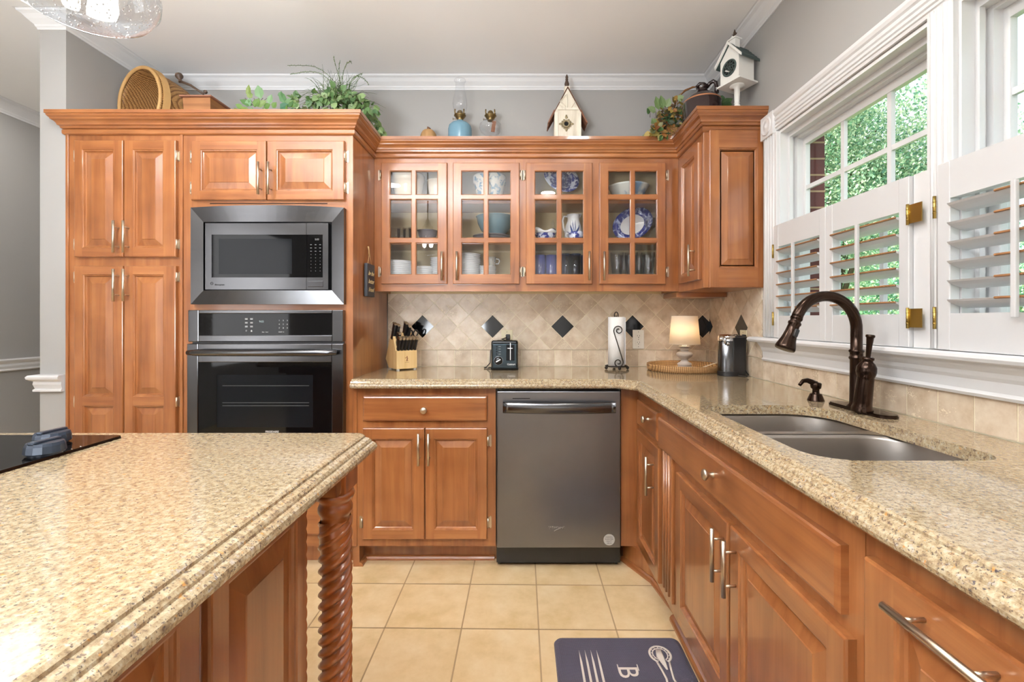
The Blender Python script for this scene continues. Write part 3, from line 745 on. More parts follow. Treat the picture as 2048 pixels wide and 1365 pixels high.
def framed(mb, a0, a1, c0, c1, h, y, yb, mat=0, round_=.004):   # plate with one rectangular hole
    (h0, h1, k0, k1) = h
    for q in ((a0, h0, c0, c1), (h1, a1, c0, c1), (h0, h1, c0, k0), (h0, h1, k1, c1)): mb.box(q[0], q[1], y, yb, q[2], q[3], mat)
mf = MB(); fy = AY + .008
framed(mf, A(408), A(611), B(579), B(446), (A(421), A(611) - .0002, B(555), B(469)), fy, AY + .045)
framed(mf, A(611.6), A(655), B(579), B(446), (A(611.6) + .0002, A(644), B(555), B(469)), fy, AY + .045)
mf.build('door', 'steel', t, bevel=.0025)
gl_ = MB(); gl_.box(A(421), A(644), fy + .0025, fy + .012, B(555), B(469)); gl_.box(A(421), A(611), fy + .002, fy + .01, B(555), B(469)); o = gl_.build('door_glass', 'black_gloss', t)
MB().box(A(435), A(582), fy + .0012, fy + .003, B(548), B(477)).build('window_screen', 'dark_window', o)
btn = MB(); btn.box(A(614), A(645), fy - .002, fy + .002, B(574), B(562), bev=.0018); btn.build('open_button', 'steel', t)
kp = MB()
for r_ in range(9):
    for c_ in range(3):
        w = .005 if r_ in (0, 1, 2) else .0016; cx, cz = A(620 + c_ * 9.2), B(489 + r_ * 6.6)
        kp.box(cx - w / 1.3, cx + w / 1.3, fy + .0018, fy + .0026, cz - .0012, cz + .0012)
kp.build('keypad_legend', 'legend_dim', t)
lettering('5:03', .012, TEXT_BACK(A(632), fy + .0022, B(480)), 'legend_dim', t)
lettering('Monogram', .0105, TEXT_BACK(A(427), fy - .0002, B(571)), 'black_plastic', t, align='LEFT', bold=.0003, shear=.3)
lg = MB(Matrix.Translation((A(421.5), fy - .0004, B(567))) @ Matrix.Rotation(R(90), 4, 'X'))
lg.tube([(.0065 * math.cos(a * R(30)), .0065 * math.sin(a * R(30)), 0) for a in range(12)], .0009, 6, closed=True)
lg.tube([(-.003 + .0022 * math.cos(R(a)), .0024 * math.sin(R(a)), 0) for a in range(60, 340, 30)], .0006, 5); lg.tube([(.0028 + .0018 * math.cos(R(a)), .0024 * math.sin(R(a)), 0) for a in range(40, 330, 30)], .0006, 5)
lg.build('emblem', 'black_plastic', t)

# ------------------------------------------------------------------ wall oven
t = thing('built_in_oven', 'stainless wall oven with black control panel and bar handle under the microwave', 'oven', ((ov[0] + ov[1]) / 2, 2.2, ov[2]))
MB().box(ov[0] + .003, ov[1] - .003, AY + .045, YB - .05, ov[2] + .003, ov[3] - .003).build('housing', 'black_plastic', t)
cp = MB(); framed(cp, A(376), A(686), B(684), B(620.5), (A(397), A(664), B(671), B(627.5)), AY, AY + .034)
cp.build('control_panel', 'steel', t, bevel=.003)
o = MB().box(A(397) - .002, A(664) + .002, AY + .003, AY + .03, B(671) - .002, B(627.5) + .002).build('control_glass', 'black_gloss', t)
fy = AY + .0026
MB().box(A(379), A(684), AY + .02, AY + .034, B(690.5), B(684.5)).build('vent_gap', 'black_plastic', t)
lettering('9:03', .0135, TEXT_BACK(A(522.5), fy, B(645.5)), 'display_glow', o)
for r_, row in enumerate(('1 2 3', '4 5 6', '7 8 9')):
    for c_, ch in enumerate(row.split()): lettering(ch, .0085, TEXT_BACK(A(558 + 8 * c_), fy, B(642.5 + 7.6 * r_)), 'legend', o)
lettering('START  0', .0065, TEXT_BACK(A(562), fy, B(665.5)), 'legend', o); lettering('Bake   Broil', .0062, TEXT_BACK(A(529.5), fy, B(665.5)), 'legend', o)
ks = MB()
for r_ in range(3):
    for c_ in range(2):
        cx, cz = A(492 + 10.4 * c_), B(637.5 + 7.6 * r_)
        for q in (0, .0042): ks.box(cx - .0062, cx + .0062, fy - .0004, fy + .0004, cz - .0009 - q, cz + .0009 - q)
ks.tube([(A(492) + .003 * math.cos(a), fy, B(662) + .003 * math.sin(a)) for a in [k * .7 for k in range(9)]], .0006, 5)
ks.box(A(502.4) - .0032, A(502.4) + .0032, fy - .0004, fy + .0004, B(664), B(661.5)); ks.tube([(A(502.4) + .0022 * math.cos(a), fy, B(661.5) + .003 * math.sin(a)) for a in (0, .8, 1.57, 2.4, 3.14)], .0005, 5)
ks.build('key_legends', 'legend', o)
od = MB(); dz0 = .53; framed(od, A(375), A(687), dz0, B(688), (A(397), A(664), B(880), B(725)), AY - .004, AY + .034)
dr = od.build('door', 'steel', t, bevel=.003)
MB().box(A(390), A(671), AY + .030, AY + .036, B(885), B(720)).build('inner_frame', 'hole_black', dr)
og = MB(); framed(og, A(397) - .002, A(664) + .002, B(880) - .002, B(725) + .002, (A(434), A(626), B(855), B(750)), AY - .0015, AY + .006)
og.build('door_glass', 'black_gloss', dr)
MB().box(A(434), A(626), AY + .0005, AY + .004, B(855), B(750)).build('window', 'dark_window', dr)
rk = MB()
for zc in (B(772), B(806), B(812)): rk.cyl((A(445), AY - .0003, zc), (A(618), AY - .0003, zc), .0008, 6)
rk.build('rack_line', 'legend_dim', dr)
lettering('FRIGIDAIRE', .0125, TEXT_BACK(A(544.5), AY - .0022, B(865.5)), 'legend', dr, bold=.0003)
hd = MB(); pts = []
for i in range(17):
    u = i / 16; pts.append((A(384) + (A(678) - A(384)) * u, AY - .030 - .018 * (1 - (2 * u - 1) ** 2), B(705)))
hd.tube(pts, [.011] + [.0155] * 15 + [.011], 12, flat=1.0)
for i in (1, 15): hd.box(pts[i][0] - .012, pts[i][0] + .012, pts[i][1], AY, pts[i][2] - .008, pts[i][2] + .008, bev=.002)
hd.build('handle', 'steel', dr)

# ------------------------------------------------------------------ glazed wall cabinets
UY, UD = 2.555, 2.535
ux0, ux1 = xc + .001, .869
t = thing('display_cabinet', 'long wooden wall cabinet with four glass-paned doors full of dishes', 'cabinet', (0, UY, 1.36))
ub, utp = zz(583, UY), 2.188
cb = MB()
cb.box(ux0, ux0 + .018, UY + .019, YB, ub, utp); cb.box(ux1 - .018, ux1, UY + .019, YB, ub, utp); cb.box(ux0, ux1, YB - .012, YB - .001, ub, utp, 2)
cb.box(ux0, ux1, UY + .019, YB - .012, ub + .030, ub + .048, 2); cb.box(ux0, ux1, UY + .019, YB - .012, utp - .02, utp); cb.box(ux0, ux1, UY + .019, YB - .012, 2.10, 2.112, 2)
xm = xx(1045, UY); cb.box(xm - .01, xm + .01, UY + .019, YB - .012, ub + .04, 2.11, 2)
hs = [(xx(770, UY), xx(888, UY)), (xx(914, UY), xx(1030, UY)), (xx(1060, UY), xx(1177, UY)), (xx(1207, UY), xx(1324, UY))]
edges = [ux0] + [e for h in hs for e in h] + [ux1]; hzz = (zz(556, UY), zz(334, UY))
for i in range(0, len(edges), 2): cb.box(edges[i], edges[i + 1], UY, UY + .019, ub, utp)
for h in hs: cb.box(h[0], h[1], UY, UY + .019, ub, hzz[0], 1); cb.box(h[0], h[1], UY, UY + .019, hzz[1], utp, 1)
cb.build('body', ['wood_v', 'wood_h', 'shelf_cream'], t)
for zt in (1.643, 1.874): MB().box(ux0 + .018, ux1 - .018, UY + .03, YB - .012, zt - .02, zt).build('shelf', 'wood_h', t)
for (p0, p1, o0, o1, hp, side, hpx) in ((762, 894, 778.5, 876, 883, -1, 760), (905.5, 1039, 922, 1022, 913, 1, 1041), (1052, 1185, 1069, 1168, 1179, -1, 1050), (1199, 1332, 1216, 1315, 1209, 1, 1334)):
    m_ = (o0 + o1) / 2; q = []
    for (ha, hb) in ((o0, m_ - 3.6), (m_ + 3.6, o1)):
        for (va, vb) in ((341, 390), (398, 477), (485, 550)): q.append((ha, hb, va, vb))
    o = mk(t, p0, p1, 325, 568.5, q, MF(UY), UD, glassy=True)
    pull(o, MF(UY), xx(hp, 2.5), zz(561, 2.5), zz(503, 2.5))
    for zc in (zz(351, UY), zz(544, UY)): hinge(o, MF(UY), xx(hpx, UD), zc, 1 if side > 0 else -1)
# corner wall cabinet on the window wall
CX, CY = .87, 2.2
t = thing('corner_cabinet', 'wooden wall cabinet next to the window, raised-panel end facing the room', 'cabinet', ((CX + XR) / 2, CY, 1.353))
MB().box(CX, XR - .001, CY, YB, zz(576, CY), 2.188).build('body', 'wood_v', t)
MB().box(CX - .003, CX + .03, CY - .004, CY + .02, zz(576, CY), 2.12, bev=.002, seg=1).build('corner_stile', 'wood_v', t)
door(t, MF(CY), xx(1417, CY), XR - .002, zz(576, CY), 2.11, [(xx(1436, CY), xx(1513, CY), zz(537, CY), zz(297, CY))], t=.012, name='end_panel')
d1 = door(t, MR(CX), -2.50, -2.225, 1.395, 2.06, [(-2.455, -2.272, 1.44, 2.015)])
pull(d1, MR(CX), -2.262, zz(553, 2.265), zz(490, 2.265))
un = MB(); un.box(.86, 1.14, 2.56, 2.80, 1.327, 1.352); un.build('light_rail', 'wood_h', t)

# crown moulding of the cabinets
KP = [(0, 2.096), (.004, 2.096), (.010, 2.100), (.012, 2.104), (.012, 2.118), (.010, 2.122), (.007, 2.124), (.014, 2.126), (.016, 2.130), (.018, 2.136), (.024, 2.139), (.026, 2.147), (.031, 2.154), (.038, 2.159), (.041, 2.161), (.042, 2.166), (.046, 2.170), (.050, 2.175), (.051, 2.182), (.055, 2.183), (.055, 2.199), (0, 2.199)]
km = MB(); km.sweep([(-2.213, 2.6), (-2.213, FY), (xc, FY), (xc, UY), (CX, UY), (CX, CY), (XR - .001, CY), (XR - .001, CY)][:7], KP, side=-1)
tag(km.build('crown_molding', 'wood_h', loc=(-.6, FY, 2.09)), 'stepped reddish-brown wooden crown molding running along all the wall cabinets', 'molding')

# ------------------------------------------------------------------ base cabinets, back run
t = thing('base_cabinet', 'wooden base cabinet with one drawer over two doors left of the dishwasher', 'base cabinet', (-.47, FY, 0))
b_ = MB(); bx0, bx1, bt = -.82, xx(991.5, FY), .872
b_.box(bx0, bx1, FY, YB - .022, .1, bt); b_.box(bx0, bx0 + .02, FY - .006, FY + .02, .1, bt, bev=.002, seg=1); b_.box(bx0, bx1, FY + .075, YB - .022, 0, .1)
b_.box(bx0, bx0 + .03, FY, FY + .08, 0, .1)
b_.build('body', 'wood_v', t)
MB().sweep([(bx0 + .03, FY + .0), (bx0 + .03, FY + .075), (bx1 - .01, FY + .075)], [(0, 0), (.018, 0), (.017, .008), (.012, .016), (.004, .020), (0, .020)], side=-1).build('shoe_molding', 'wood_h', t)
o = slab(t, MF(FY), X_(725), X_(974), Z_(843), Z_(793)); knob(o, MF(FY), X_(849), Z_(820))
d1 = mk(t, 725, 848.5, 857, 1080, [(744, 826.5, 878, 1061)]); d2 = mk(t, 850.5, 974, 857, 1080, [(868, 955, 878, 1061)])
pull(d1, MF(FY), xx(836, hy), zz(933, hy), zz(869, hy)); pull(d2, MF(FY), xx(856, hy), zz(933, hy), zz(869, hy))
for zc in (Z_(884), Z_(1048)): hinge(d2, MF(FY), X_(976), zc, 1); hinge(d1, MF(FY), X_(723), zc, -1)

t = thing('dishwasher', 'dark stainless dishwasher with bowed bar handle under the corner of the counter', 'dishwasher', (xx(1117, 2.2), 2.2, 0))
MB().box(xx(993, FY), xx(1240, FY), FY, YB - .03, .02, .866).build('housing', 'black_plastic', t)
dd = MB(); nn = 10
x0, x1 = xx(994, 2.2), xx(1241, 2.2); z0, z1 = zz(1096, 2.2), zz(783, 2.2)
dd.box(x0, x1, 2.197, FY + .002, z0, z1, bev=.004)
dp = dd.build('door', 'dark_steel', t)
MB().box(x0 + .002, x1 - .002, 2.215, FY + .01, z1 + .001, .8685).build('control_strip', 'black_gloss', t)
tk_ = MB(); tk_.box(x0, x1 - .003, 2.27, 2.28, .003, z0 - .004); tk_.box(x0, x1 - .003, 2.262, 2.272, .003, .05); tk_.box(x0, x0 + .012, 2.255, 2.28, .003, .1); tk_.box(x1 - .015, x1 - .003, 2.255, 2.28, .003, .1); tk_.build('toe_panel', 'black_plastic', t)
h_ = MB(); pts = []
for i in range(21):
    u = i / 20; pts.append((xx(1006, 2.19) + (xx(1230, 2.19) - xx(1006, 2.19)) * u, 2.172 - .022 * (1 - (2 * u - 1) ** 2), zz(816, 2.17)))
vs = []; fs = []
pf = [(.007, -.026), (.0, -.026), (-.006, -.020), (-.007, 0), (-.006, .020), (0, .026), (.007, .026)]
for p in pts:
    for dy, dz in pf: vs.append((p[0], p[1] + dy, p[2] + dz))
k_ = len(pf)
for i in range(20):
    for j in range(k_): fs.append((i * k_ + j, (i + 1) * k_ + j, (i + 1) * k_ + (j + 1) % k_, i * k_ + (j + 1) % k_))
fs += [tuple(range(k_))[::-1], tuple(20 * k_ + j for j in range(k_))]
h_.add(vs, fs, 0, True)
h_.box(pts[0][0], pts[0][0] + .02, 2.175, 2.2, pts[0][2] - .022, pts[0][2] + .022); h_.box(pts[-1][0] - .02, pts[-1][0], 2.175, 2.2, pts[0][2] - .022, pts[0][2] + .022)
h_.build('handle', 'steel', dp)
MB().box(xx(1025, 2.2), xx(1060, 2.2), 2.1962, 2.198, zz(798, 2.2), zz(796.5, 2.2)).build('vent_slot', 'hole_black', dp)
lettering('Whirlpool', .0175, TEXT_BACK(xx(1113, 2.2), 2.1966, zz(1058, 2.2)), 'legend', dp, bold=.0004)
lettering('Whirlpool', .0172, TEXT_BACK(xx(1113, 2.2) + .0004, 2.1962, zz(1058, 2.2) - .0008), 'black_plastic', dp, bold=.0001)
sw_ = MB(); sw_.tube([(xx(1108, 2.2) + k * .0035, 2.196, zz(1061.5, 2.2) + .0016 * k - .0001 * (k - 4) ** 2) for k in range(9)], .0007, 5); sw_.build('logo_swoosh', 'legend', dp)
stk = MB(Matrix.Translation((xx(1218, 2.2), 2.1965, zz(1079.5, 2.2))) @ Matrix.Rotation(R(90), 4, 'X')).lathe([(.027, 0), (.027, .0005)], n=28).build('sticker', 'foil_grey', dp)
for r_, s_ in enumerate(('WHIRLPOOL', 'GUARANTEED', 'QUALITY', '1-800-253')): lettering(s_, .0062, TEXT_BACK(xx(1218, 2.2), 2.1958, zz(1079.5, 2.2) + .0105 - .0095 * r_), 'slate', stk, depth=.0002)

# ------------------------------------------------------------------ base cabinets, window run
def YY(y): return -y     # local x of the window run
GX = .565                # face-frame plane
t = thing('base_cabinet', 'narrow wooden corner base cabinet with small knobbed drawer next to the dishwasher', 'base cabinet', (GX, 2.03, 0))
b_ = MB(); b_.prism([(xx(1242, FY), FY), (xx(1242, FY), YB - .01), (XR - .002, YB - .01), (XR - .002, 1.838), (GX, 1.838), (GX, FY)], .1, .872)
b_.prism([(xx(1246, 2.3), 2.3), (xx(1246, 2.3), 2.6), (.9, 2.6), (.9, 1.838), (.64, 1.838), (.60, 2.10)], 0, .1)
b_.build('body', 'wood_v', t)
MB().sweep([(xx(1246, 2.3), 2.3), (.60, 2.10), (.64, 1.838)], [(0, 0), (.018, 0), (.017, .008), (.012, .016), (.004, .020), (0, .020)], side=-1).build('shoe_molding', 'wood_h', t)
o = slab(t, MR(GX), YY(2.19), YY(1.865), .705, .822); knob(o, MR(GX), YY(1.985), .770)
d1 = door(t, MR(GX), YY(2.19), YY(1.845), .14, .682, [(YY(2.145), YY(1.892), .185, .637)]); pull(d1, MR(GX), YY(1.905), .472, .631)

t = thing('sink_cabinet', 'wide wooden sink base cabinet with long false drawer front above two doors', 'base cabinet', (GX, 1.3, 0))
b_ = MB(); b_.box(GX, XR - .002, .757, 1.837, .10, .68); b_.box(GX, GX + .022, .757, 1.5995, .68, .872); b_.box(GX, XR - .002, 1.60, 1.837, .68, .872); b_.box(GX + .045, XR - .1, .757, 1.837, 0, .10)
b_.build('body', 'wood_v', t)
pl = MB(); pl.box(GX - .012, GX + .001, 1.70, 1.818, .145, .700, bev=.002, seg=1)
for k in range(3): pl.cyl((GX - .012, 1.73 + k * .03, .16), (GX - .012, 1.73 + k * .03, .69), .006, 8)
pl.build('pilaster', 'wood_v', t)
MB().sweep([(GX + .045, 1.837), (GX + .045, .757)], [(0, 0), (.022, 0), (.021, .010), (.015, .019), (.005, .024), (0, .024)], side=-1).build('shoe_molding', 'wood_h', t)
o = slab(t, MR(GX), YY(1.850), YY(.795), .690, .810, name='false_drawer'); knob(o, MR(GX), YY(1.312), .758)
d1 = door(t, MR(GX), YY(1.632), YY(1.222), .16, .66, [(YY(1.585), YY(1.268), .207, .613)]); pull(d1, MR(GX), YY(1.243), .492, .636)
d2 = door(t, MR(GX), YY(1.208), YY(.776), .16, .66, [(YY(1.160), YY(.824), .207, .613)]); pull(d2, MR(GX), YY(1.172), .492, .636)
hinge(d2, MR(GX), YY(.774), .24, 1)

t = thing('base_cabinet', 'wooden pull-out base cabinet with a horizontal bar handle closest to the viewer', 'base cabinet', (GX, .3, 0))
b_ = MB(); b_.box(GX, XR - .002, -1.0, .755, .1, .872); b_.box(GX + .075, XR - .1, -1.0, .755, 0, .1); b_.build('body', 'wood_v', t)
d1 = door(t, MR(GX), YY(.735), YY(.265), .14, .822, [(YY(.675), YY(.325), .20, .762)]); pull(d1, MR(GX), .793, YY(.655), YY(.495), horiz=True)
d2 = door(t, MR(GX), YY(.20), YY(-.3), .14, .822, [(YY(.14), YY(-.24), .20, .762)])

# ------------------------------------------------------------------ countertops
EDGE = [(0, 0), (.005, -.0008), (.0085, -.004), (.0092, -.008), (.0125, -.0092), (.018, -.0115), (.0215, -.016), (.0225, -.0195), (.0265, -.021), (.031, -.025), (.033, -.031), (.031, -.038), (.026, -.043), (.020, -.0445), (-.02, -.0445)]
def arc(cx, cy, r, a0, a1, n=8): return [(cx + r * math.cos(R(a0 + (a1 - a0) * k / n)), cy + r * math.sin(R(a0 + (a1 - a0) * k / n))) for k in range(n + 1)]
def slab_top(mb, outer, holes, z, z2):
    bm = bmesh.new(); es = []
    for loop in [outer] + holes:
        vs = [bm.verts.new((p[0], p[1], z)) for p in loop]
        for k in range(len(vs)): es.append(bm.edges.new((vs[k], vs[(k + 1) % len(vs)])))
    bmesh.ops.triangle_fill(bm, use_beauty=True, use_dissolve=False, edges=es)
    bm.normal_update(); bm.verts.index_update()
    fs = []
    for f in bm.faces:
        i = [v.index for v in f.verts]; fs.append(i if f.normal.z > 0 else i[::-1])
    V_ = [v.co.copy() for v in bm.verts]; bm.free()
    mb.add(V_, fs); mb.add([(p.x, p.y, z2) for p in V_], [f[::-1] for f in fs])
CT = .915
# sink opening: two bowls share one cut-out
op = arc(.985 - .13, 1.535 - .13, .13, 0, 90, 8)[::1]
SO = []
SO += arc(.590 + .035, .933 + .06, .035, 180, 270, 1)[:0]
SO = arc(.60 + .09, .930 + .09, .09, 180, 270, 7) + arc(.995 - .06, .930 + .06, .06, 270, 360, 6) + arc(.985 - .12, 1.535 - .12, .12, 0, 90, 8) + arc(.595 + .03, 1.535 - .03, .03, 90, 180, 4)
ec = MB()
yb, xr = YB - .0065, XR - .0065
pth = [(-.8195, 2.62), (-.8195, 2.218), (.460, 2.218), (.555, 2.135), (.555, -1.0)]
outer = [(-.8195, yb), (-.8195, 2.218), (.460, 2.218), (.555, 2.135), (.555, -1.0), (xr, -1.0), (xr, yb)]
slab_top(ec, outer, [SO], CT, CT - .030)
ec.sweep([(-.8195, 2.218), (.460, 2.218), (.555, 2.135), (.555, -1.0)], [(o, CT + z) for o, z in EDGE], side=-1)
n = len(SO)
for k in range(n):
    a_, c_ = SO[k], SO[(k + 1) % n]
    ec.add([(a_[0], a_[1], CT), (c_[0], c_[1], CT), (c_[0], c_[1], CT - .030), (a_[0], a_[1], CT - .030)], [(0, 1, 2, 3)], 0, True)
cto = ec.build('countertop', 'granite', loc=(.5, 2.2, CT))
tag(cto, 'L-shaped speckled tan granite countertop with stepped edge running round to the sink', 'countertop')

# sink
t = thing('kitchen_sink', 'double-bowl brushed steel undermount sink set in the counter by the window', 'sink', (.79, 1.23, .68))
def bowl(loop, z0, depth, mb, inset=.03):
    cx = sum(p[0] for p in loop) / len(loop); cy = sum(p[1] for p in loop) / len(loop); n = len(loop); L_ = []
    for (s_, dz) in ((1.0, 0), (.985, .01), (.97, depth * .5), (.955, depth * .82), (.92, depth * .95), (.82, depth), (.12, depth + .004)):
        L_.append([(cx + (p[0] - cx) * s_, cy + (p[1] - cy) * s_, z0 - dz) for p in loop])
    vs = [p for l in L_ for p in l]; fs = []
    for i in range(len(L_) - 1):
        for k in range(n): fs.append((i * n + k, (i + 1) * n + k, (i + 1) * n + (k + 1) % n, i * n + (k + 1) % n)[::-1])
    mb.add(vs, fs, 0, True)
    mb.add(L_[-1], [tuple(range(n))], 0)
def rrect(x0, x1, y0, y1, r): return arc(x0 + r[0], y0 + r[0], r[0], 180, 270, 6) + arc(x1 - r[1], y0 + r[1], r[1], 270, 360, 6) + arc(x1 - r[2], y1 - r[2], r[2], 0, 90, 7) + arc(x0 + r[3], y1 - r[3], r[3], 90, 180, 6)
near = rrect(.588, 1.030, .915, 1.270, (.10, .06, .11, .05)); far = rrect(.588, 1.005, 1.298, 1.547, (.04, .05, .12, .04))
for lp, dp_, nm in ((near, .19, 'basin'), (far, .15, 'basin')):
    mb = MB(); bowl(lp, .8825, dp_, mb); mb.build(nm, 'sink_steel', t, solid=.0015)
fg = MB(); slab_top(fg, rrect(.570, 1.05, .895, 1.565, (.02,) * 4), [near, far], .8845, .8825); fg.build('rim', 'sink_steel', t)
for cx, cy in ((.80, 1.10), (.80, 1.42)):
    MB().lathe([(.045, 0), (.045, .004), (.036, .005), (.034, .001), (.001, -.001)], c=(cx, cy, .683 if cy < 1.2 else .72), n=20).build('drain', 'chrome', t)

# faucet
t = thing('kitchen_faucet', 'tall oil-rubbed bronze gooseneck faucet with pull-down spray behind the sink', 'faucet', (1.06, 1.44, CT))
bp_ = MB(); pl_ = arc(1.062, 1.345, .032, 180, 360, 12) + arc(1.062, 1.535, .032, 0, 180, 12)
bp_.prism(pl_, CT + .0004, CT + .007); n = len(pl_); bp_.prism([(1.062 + (p[0] - 1.062) * .9, 1.44 + (p[1] - 1.44) * .985) for p in pl_], CT + .006, CT + .010); bp_.build('base_plate', 'bronze', t)
tb = MB(Matrix.Translation((1.058, 1.455, CT + .009)))
tb.lathe([(.026, 0), (.026, .004), (.020, .010), (.019, .020), (.018, .10), (.018, .150), (.021, .153), (.021, .158), (.018, .161), (.018, .172), (.021, .175), (.021, .180), (.0165, .183), (.0165, .24)], n=20)
tb.build('riser', 'bronze', t)
gn = MB(); c0 = Vector((1.058 - .104, 1.455, 1.166)); pts = [(1.058, 1.455, 1.145)]
for a in range(0, 166, 8): pts.append((c0.x + .104 * math.cos(R(a)), 1.455 - .02 * (a / 165), c0.z + .104 * math.sin(R(a)) * 1.04))
gn.tube(pts, .0165, 18); gn.build('gooseneck', 'bronze', t)
e = Vector(pts[-1]); dr_ = (Vector(pts[-1]) - Vector(pts[-2])).normalized()
q = dr_.to_track_quat('Z', 'Y').to_matrix().to_4x4(); Ms = Matrix.Translation(e) @ q
MB(Ms).lathe([(.0175, -.004), (.0175, .002), (.0155, .004), (.0155, .010), (.019, .013), (.019, .018), (.0165, .022), (.018, .045), (.022, .070), (.0285, .092), (.0295, .098), (.028, .103), (.010, .1035)], n=24).build('spray_head', 'bronze', t)
MB(Ms).box(.017, .026, -.007, .007, .035, .060, bev=.003).build('spray_button', 'black_plastic', t)
lean = Matrix.Translation((1.032, 1.397, CT + .008)) @ Matrix.Rotation(R(2), 4, 'Y') @ Matrix.Rotation(R(6), 4, 'X')
MB(lean).lathe([(.029, 0), (.029, .006), (.026, .014), (.0245, .02), (.024, .03), (.022, .10), (.0215, .105), (.0245, .112), (.0265, .122), (.0255, .135), (.020, .146), (.014, .152), (.014, .156), (.0165, .158), (.0165, .164), (.012, .167)], n=24).build('valve_body', 'bronze', t)
MB(lean @ Matrix.Translation((0, 0, .166))).lathe([(.006, 0), (.0065, .01), (.008, .035), (.0095, .055), (.0095, .058), (.012, .061), (.012, .066), (.009, .068)], n=16).build('lever', 'bronze', t)

t = thing('soap_dispenser', 'small bronze pump soap dispenser on the counter between sink and window', 'soap dispenser', (1.035, 1.62, CT))
MB(Matrix.Translation((1.035, 1.62, CT + .0004))).lathe([(.027, 0), (.026, .004), (.019, .022), (.0185, .024), (.012, .025), (.011, .030), (.011, .040), (.016, .044), (.0175, .052), (.018, .060), (.015, .063), (.001, .066)], n=22).build('pump', 'bronze', t)
MB().tube([(1.035, 1.62, CT + .058), (1.018, 1.618, CT + .066), (1.002, 1.616, CT + .072), (.986, 1.614, CT + .070), (.976, 1.612, CT + .060), (.972, 1.612, CT + .055)], [.011, .010, .0085, .007, .006, .0055], 10).build('spout', 'bronze', t)

# ------------------------------------------------------------------ island
t = thing('kitchen_island', 'wooden kitchen island with raised side panels and a rope-twist corner post', 'island', (-1.0, .3, 0))
IX = -.462; IT = .8665
ib = MB(); ib.box(-1.75, IX - .02, -1.2, .985, 0, IT); ib.box(IX - .03, IX - .0005, -1.2, .965, .0, IT)
ib.box(-1.75, -.40, .99, 1.09, IT - .05, IT)
ib.build('body', 'wood_v', t)
MI = Matrix.Translation((IX, 0, 0)) @ Matrix.Rotation(R(90), 4, 'Z')   # faces +X: local x = Y
door(t, MI, .66, .955, .06, IT - .003, [(.700, .915, .12, .80)], t=.016, name='side_panel', bevw=.035)
door(t, MI, .20, .640, .06, IT - .003, [(.250, .600, .12, .80)], t=.016, name='side_panel', bevw=.035)
door(t, MI, -.60, .18, .06, IT - .003, [(-.55, .14, .12, .80)], t=.016, name='side_panel', bevw=.035)
st_ = MB(); 
for yy in (.644, .652, .660): st_.cyl((IX - .001, yy - .002, .06), (IX - .001, yy - .002, IT - .004), .005, 8)
st_.build('bead_strip', 'wood_v', t)
def twist(mb, cx, cy, r, z0, z1, amp, lobes, turns, n=48, m=160):
    vs = []; fs = []
    for i in range(m + 1):
        z = z0 + (z1 - z0) * i / m; ph = -2 * math.pi * turns * i / m
        for k in range(n):
            a = 2 * math.pi * k / n; rr = r + amp * (abs(math.cos(lobes * (a + ph) / 2)) - .6) 
            vs.append((cx + rr * math.cos(a), cy + rr * math.sin(a), z))
    for i in range(m):
        for k in range(n): fs.append((i * n + k, i * n + (k + 1) % n, (i + 1) * n + (k + 1) % n, (i + 1) * n + k))
    mb.add(vs, fs, 0, True)
rp = MB(); twist(rp, IX - .006, .972, .011, .02, IT - .02, .0055, 3, 10, 24, 220); rp.build('rope_molding', 'wood_post', t)
PX, PY = -.428, 1.055
po = MB(); po.box(PX - .038, PX + .038, PY - .038, PY + .038, .812, IT, bev=.002, seg=1)
po.build('post_block', 'wood_post', t)
pb = MB(Matrix.Translation((PX, PY, 0)))
pb.lathe([(.030, .650), (.034, .690), (.034, .735), (.0315, .738), (.031, .752), (.034, .757), (.0375, .764), (.038, .772), (.035, .780), (.033, .784), (.034, .788), (.0405, .794), (.0425, .802), (.040, .809), (.034, .812)], n=32)
pb.lathe([(.045, 0), (.045, .06), (.03, .07)], n=32)
twist(pb, 0, 0, .0325, .06, .745, .0115, 4, 6.4, 56, 260)
pb.build('twisted_post', 'wood_post', t)

ic = MB(); ip = [(-.402, -1.3), (-.402, 1.146), (-.412, 1.156), (-1.85, 1.156)]
slab_top(ic, [(-1.85, -1.3)] + ip[:0] + [(-.402, -1.3), (-.402, 1.146), (-.412, 1.156), (-1.85, 1.156)], [], CT, CT - .0475)
ic.sweep(ip, [(o * 1.12, CT + z * 1.06) for o, z in EDGE], side=-1)
tag(ic.build('countertop', 'granite', loc=(-1, .3, CT)), 'large speckled granite island countertop with triple-stepped edge in front', 'countertop')

t = thing('cooktop', 'black glass cooktop set into the island, two dark knobs on it', 'cooktop', (-1.4, .8, CT))
cp_ = MB(); cq = arc(-.966 - .012, 1.112 - .012, .012, 0, 90, 5) + [(-1.75, 1.112), (-1.75, .55), (-.966, .55)]
cp_.prism(cq, CT + .0003, CT + .006); cp_.build('glass_top', 'black_gloss', t)
bz = MB(); bz.sweep([(-.966, .55)] + arc(-.966 - .012, 1.112 - .012, .012, 0, 90, 5) + [(-1.75, 1.112)], [(0, CT + .0062), (.0015, CT + .006), (.003, CT + .0003)], side=-1); bz.build('bezel', 'bronze', t)
for cx, cy in ((-.990, .955), (-1.062, 1.040)):
    k_ = MB(Matrix.Translation((cx, cy, CT + .006)))
    k_.lathe([(.0315, .004), (.033, .006), (.0315, .020), (.029, .026), (.001, .027)], n=14, smooth=False); k_.lathe([(.026, 0), (.026, .004)], n=24); k_.box(-.007, .007, -.03, .03, .024, .031, bev=.003)
    k_.build('control_knob', 'knob_dark', t)
mk_ = MB()
for k in range(4): mk_.tube([(-.962 - .006, .95 + k * .02, CT + .0062), (-.958 - .014, .952 + k * .02, CT + .0062)], .0007, 5)
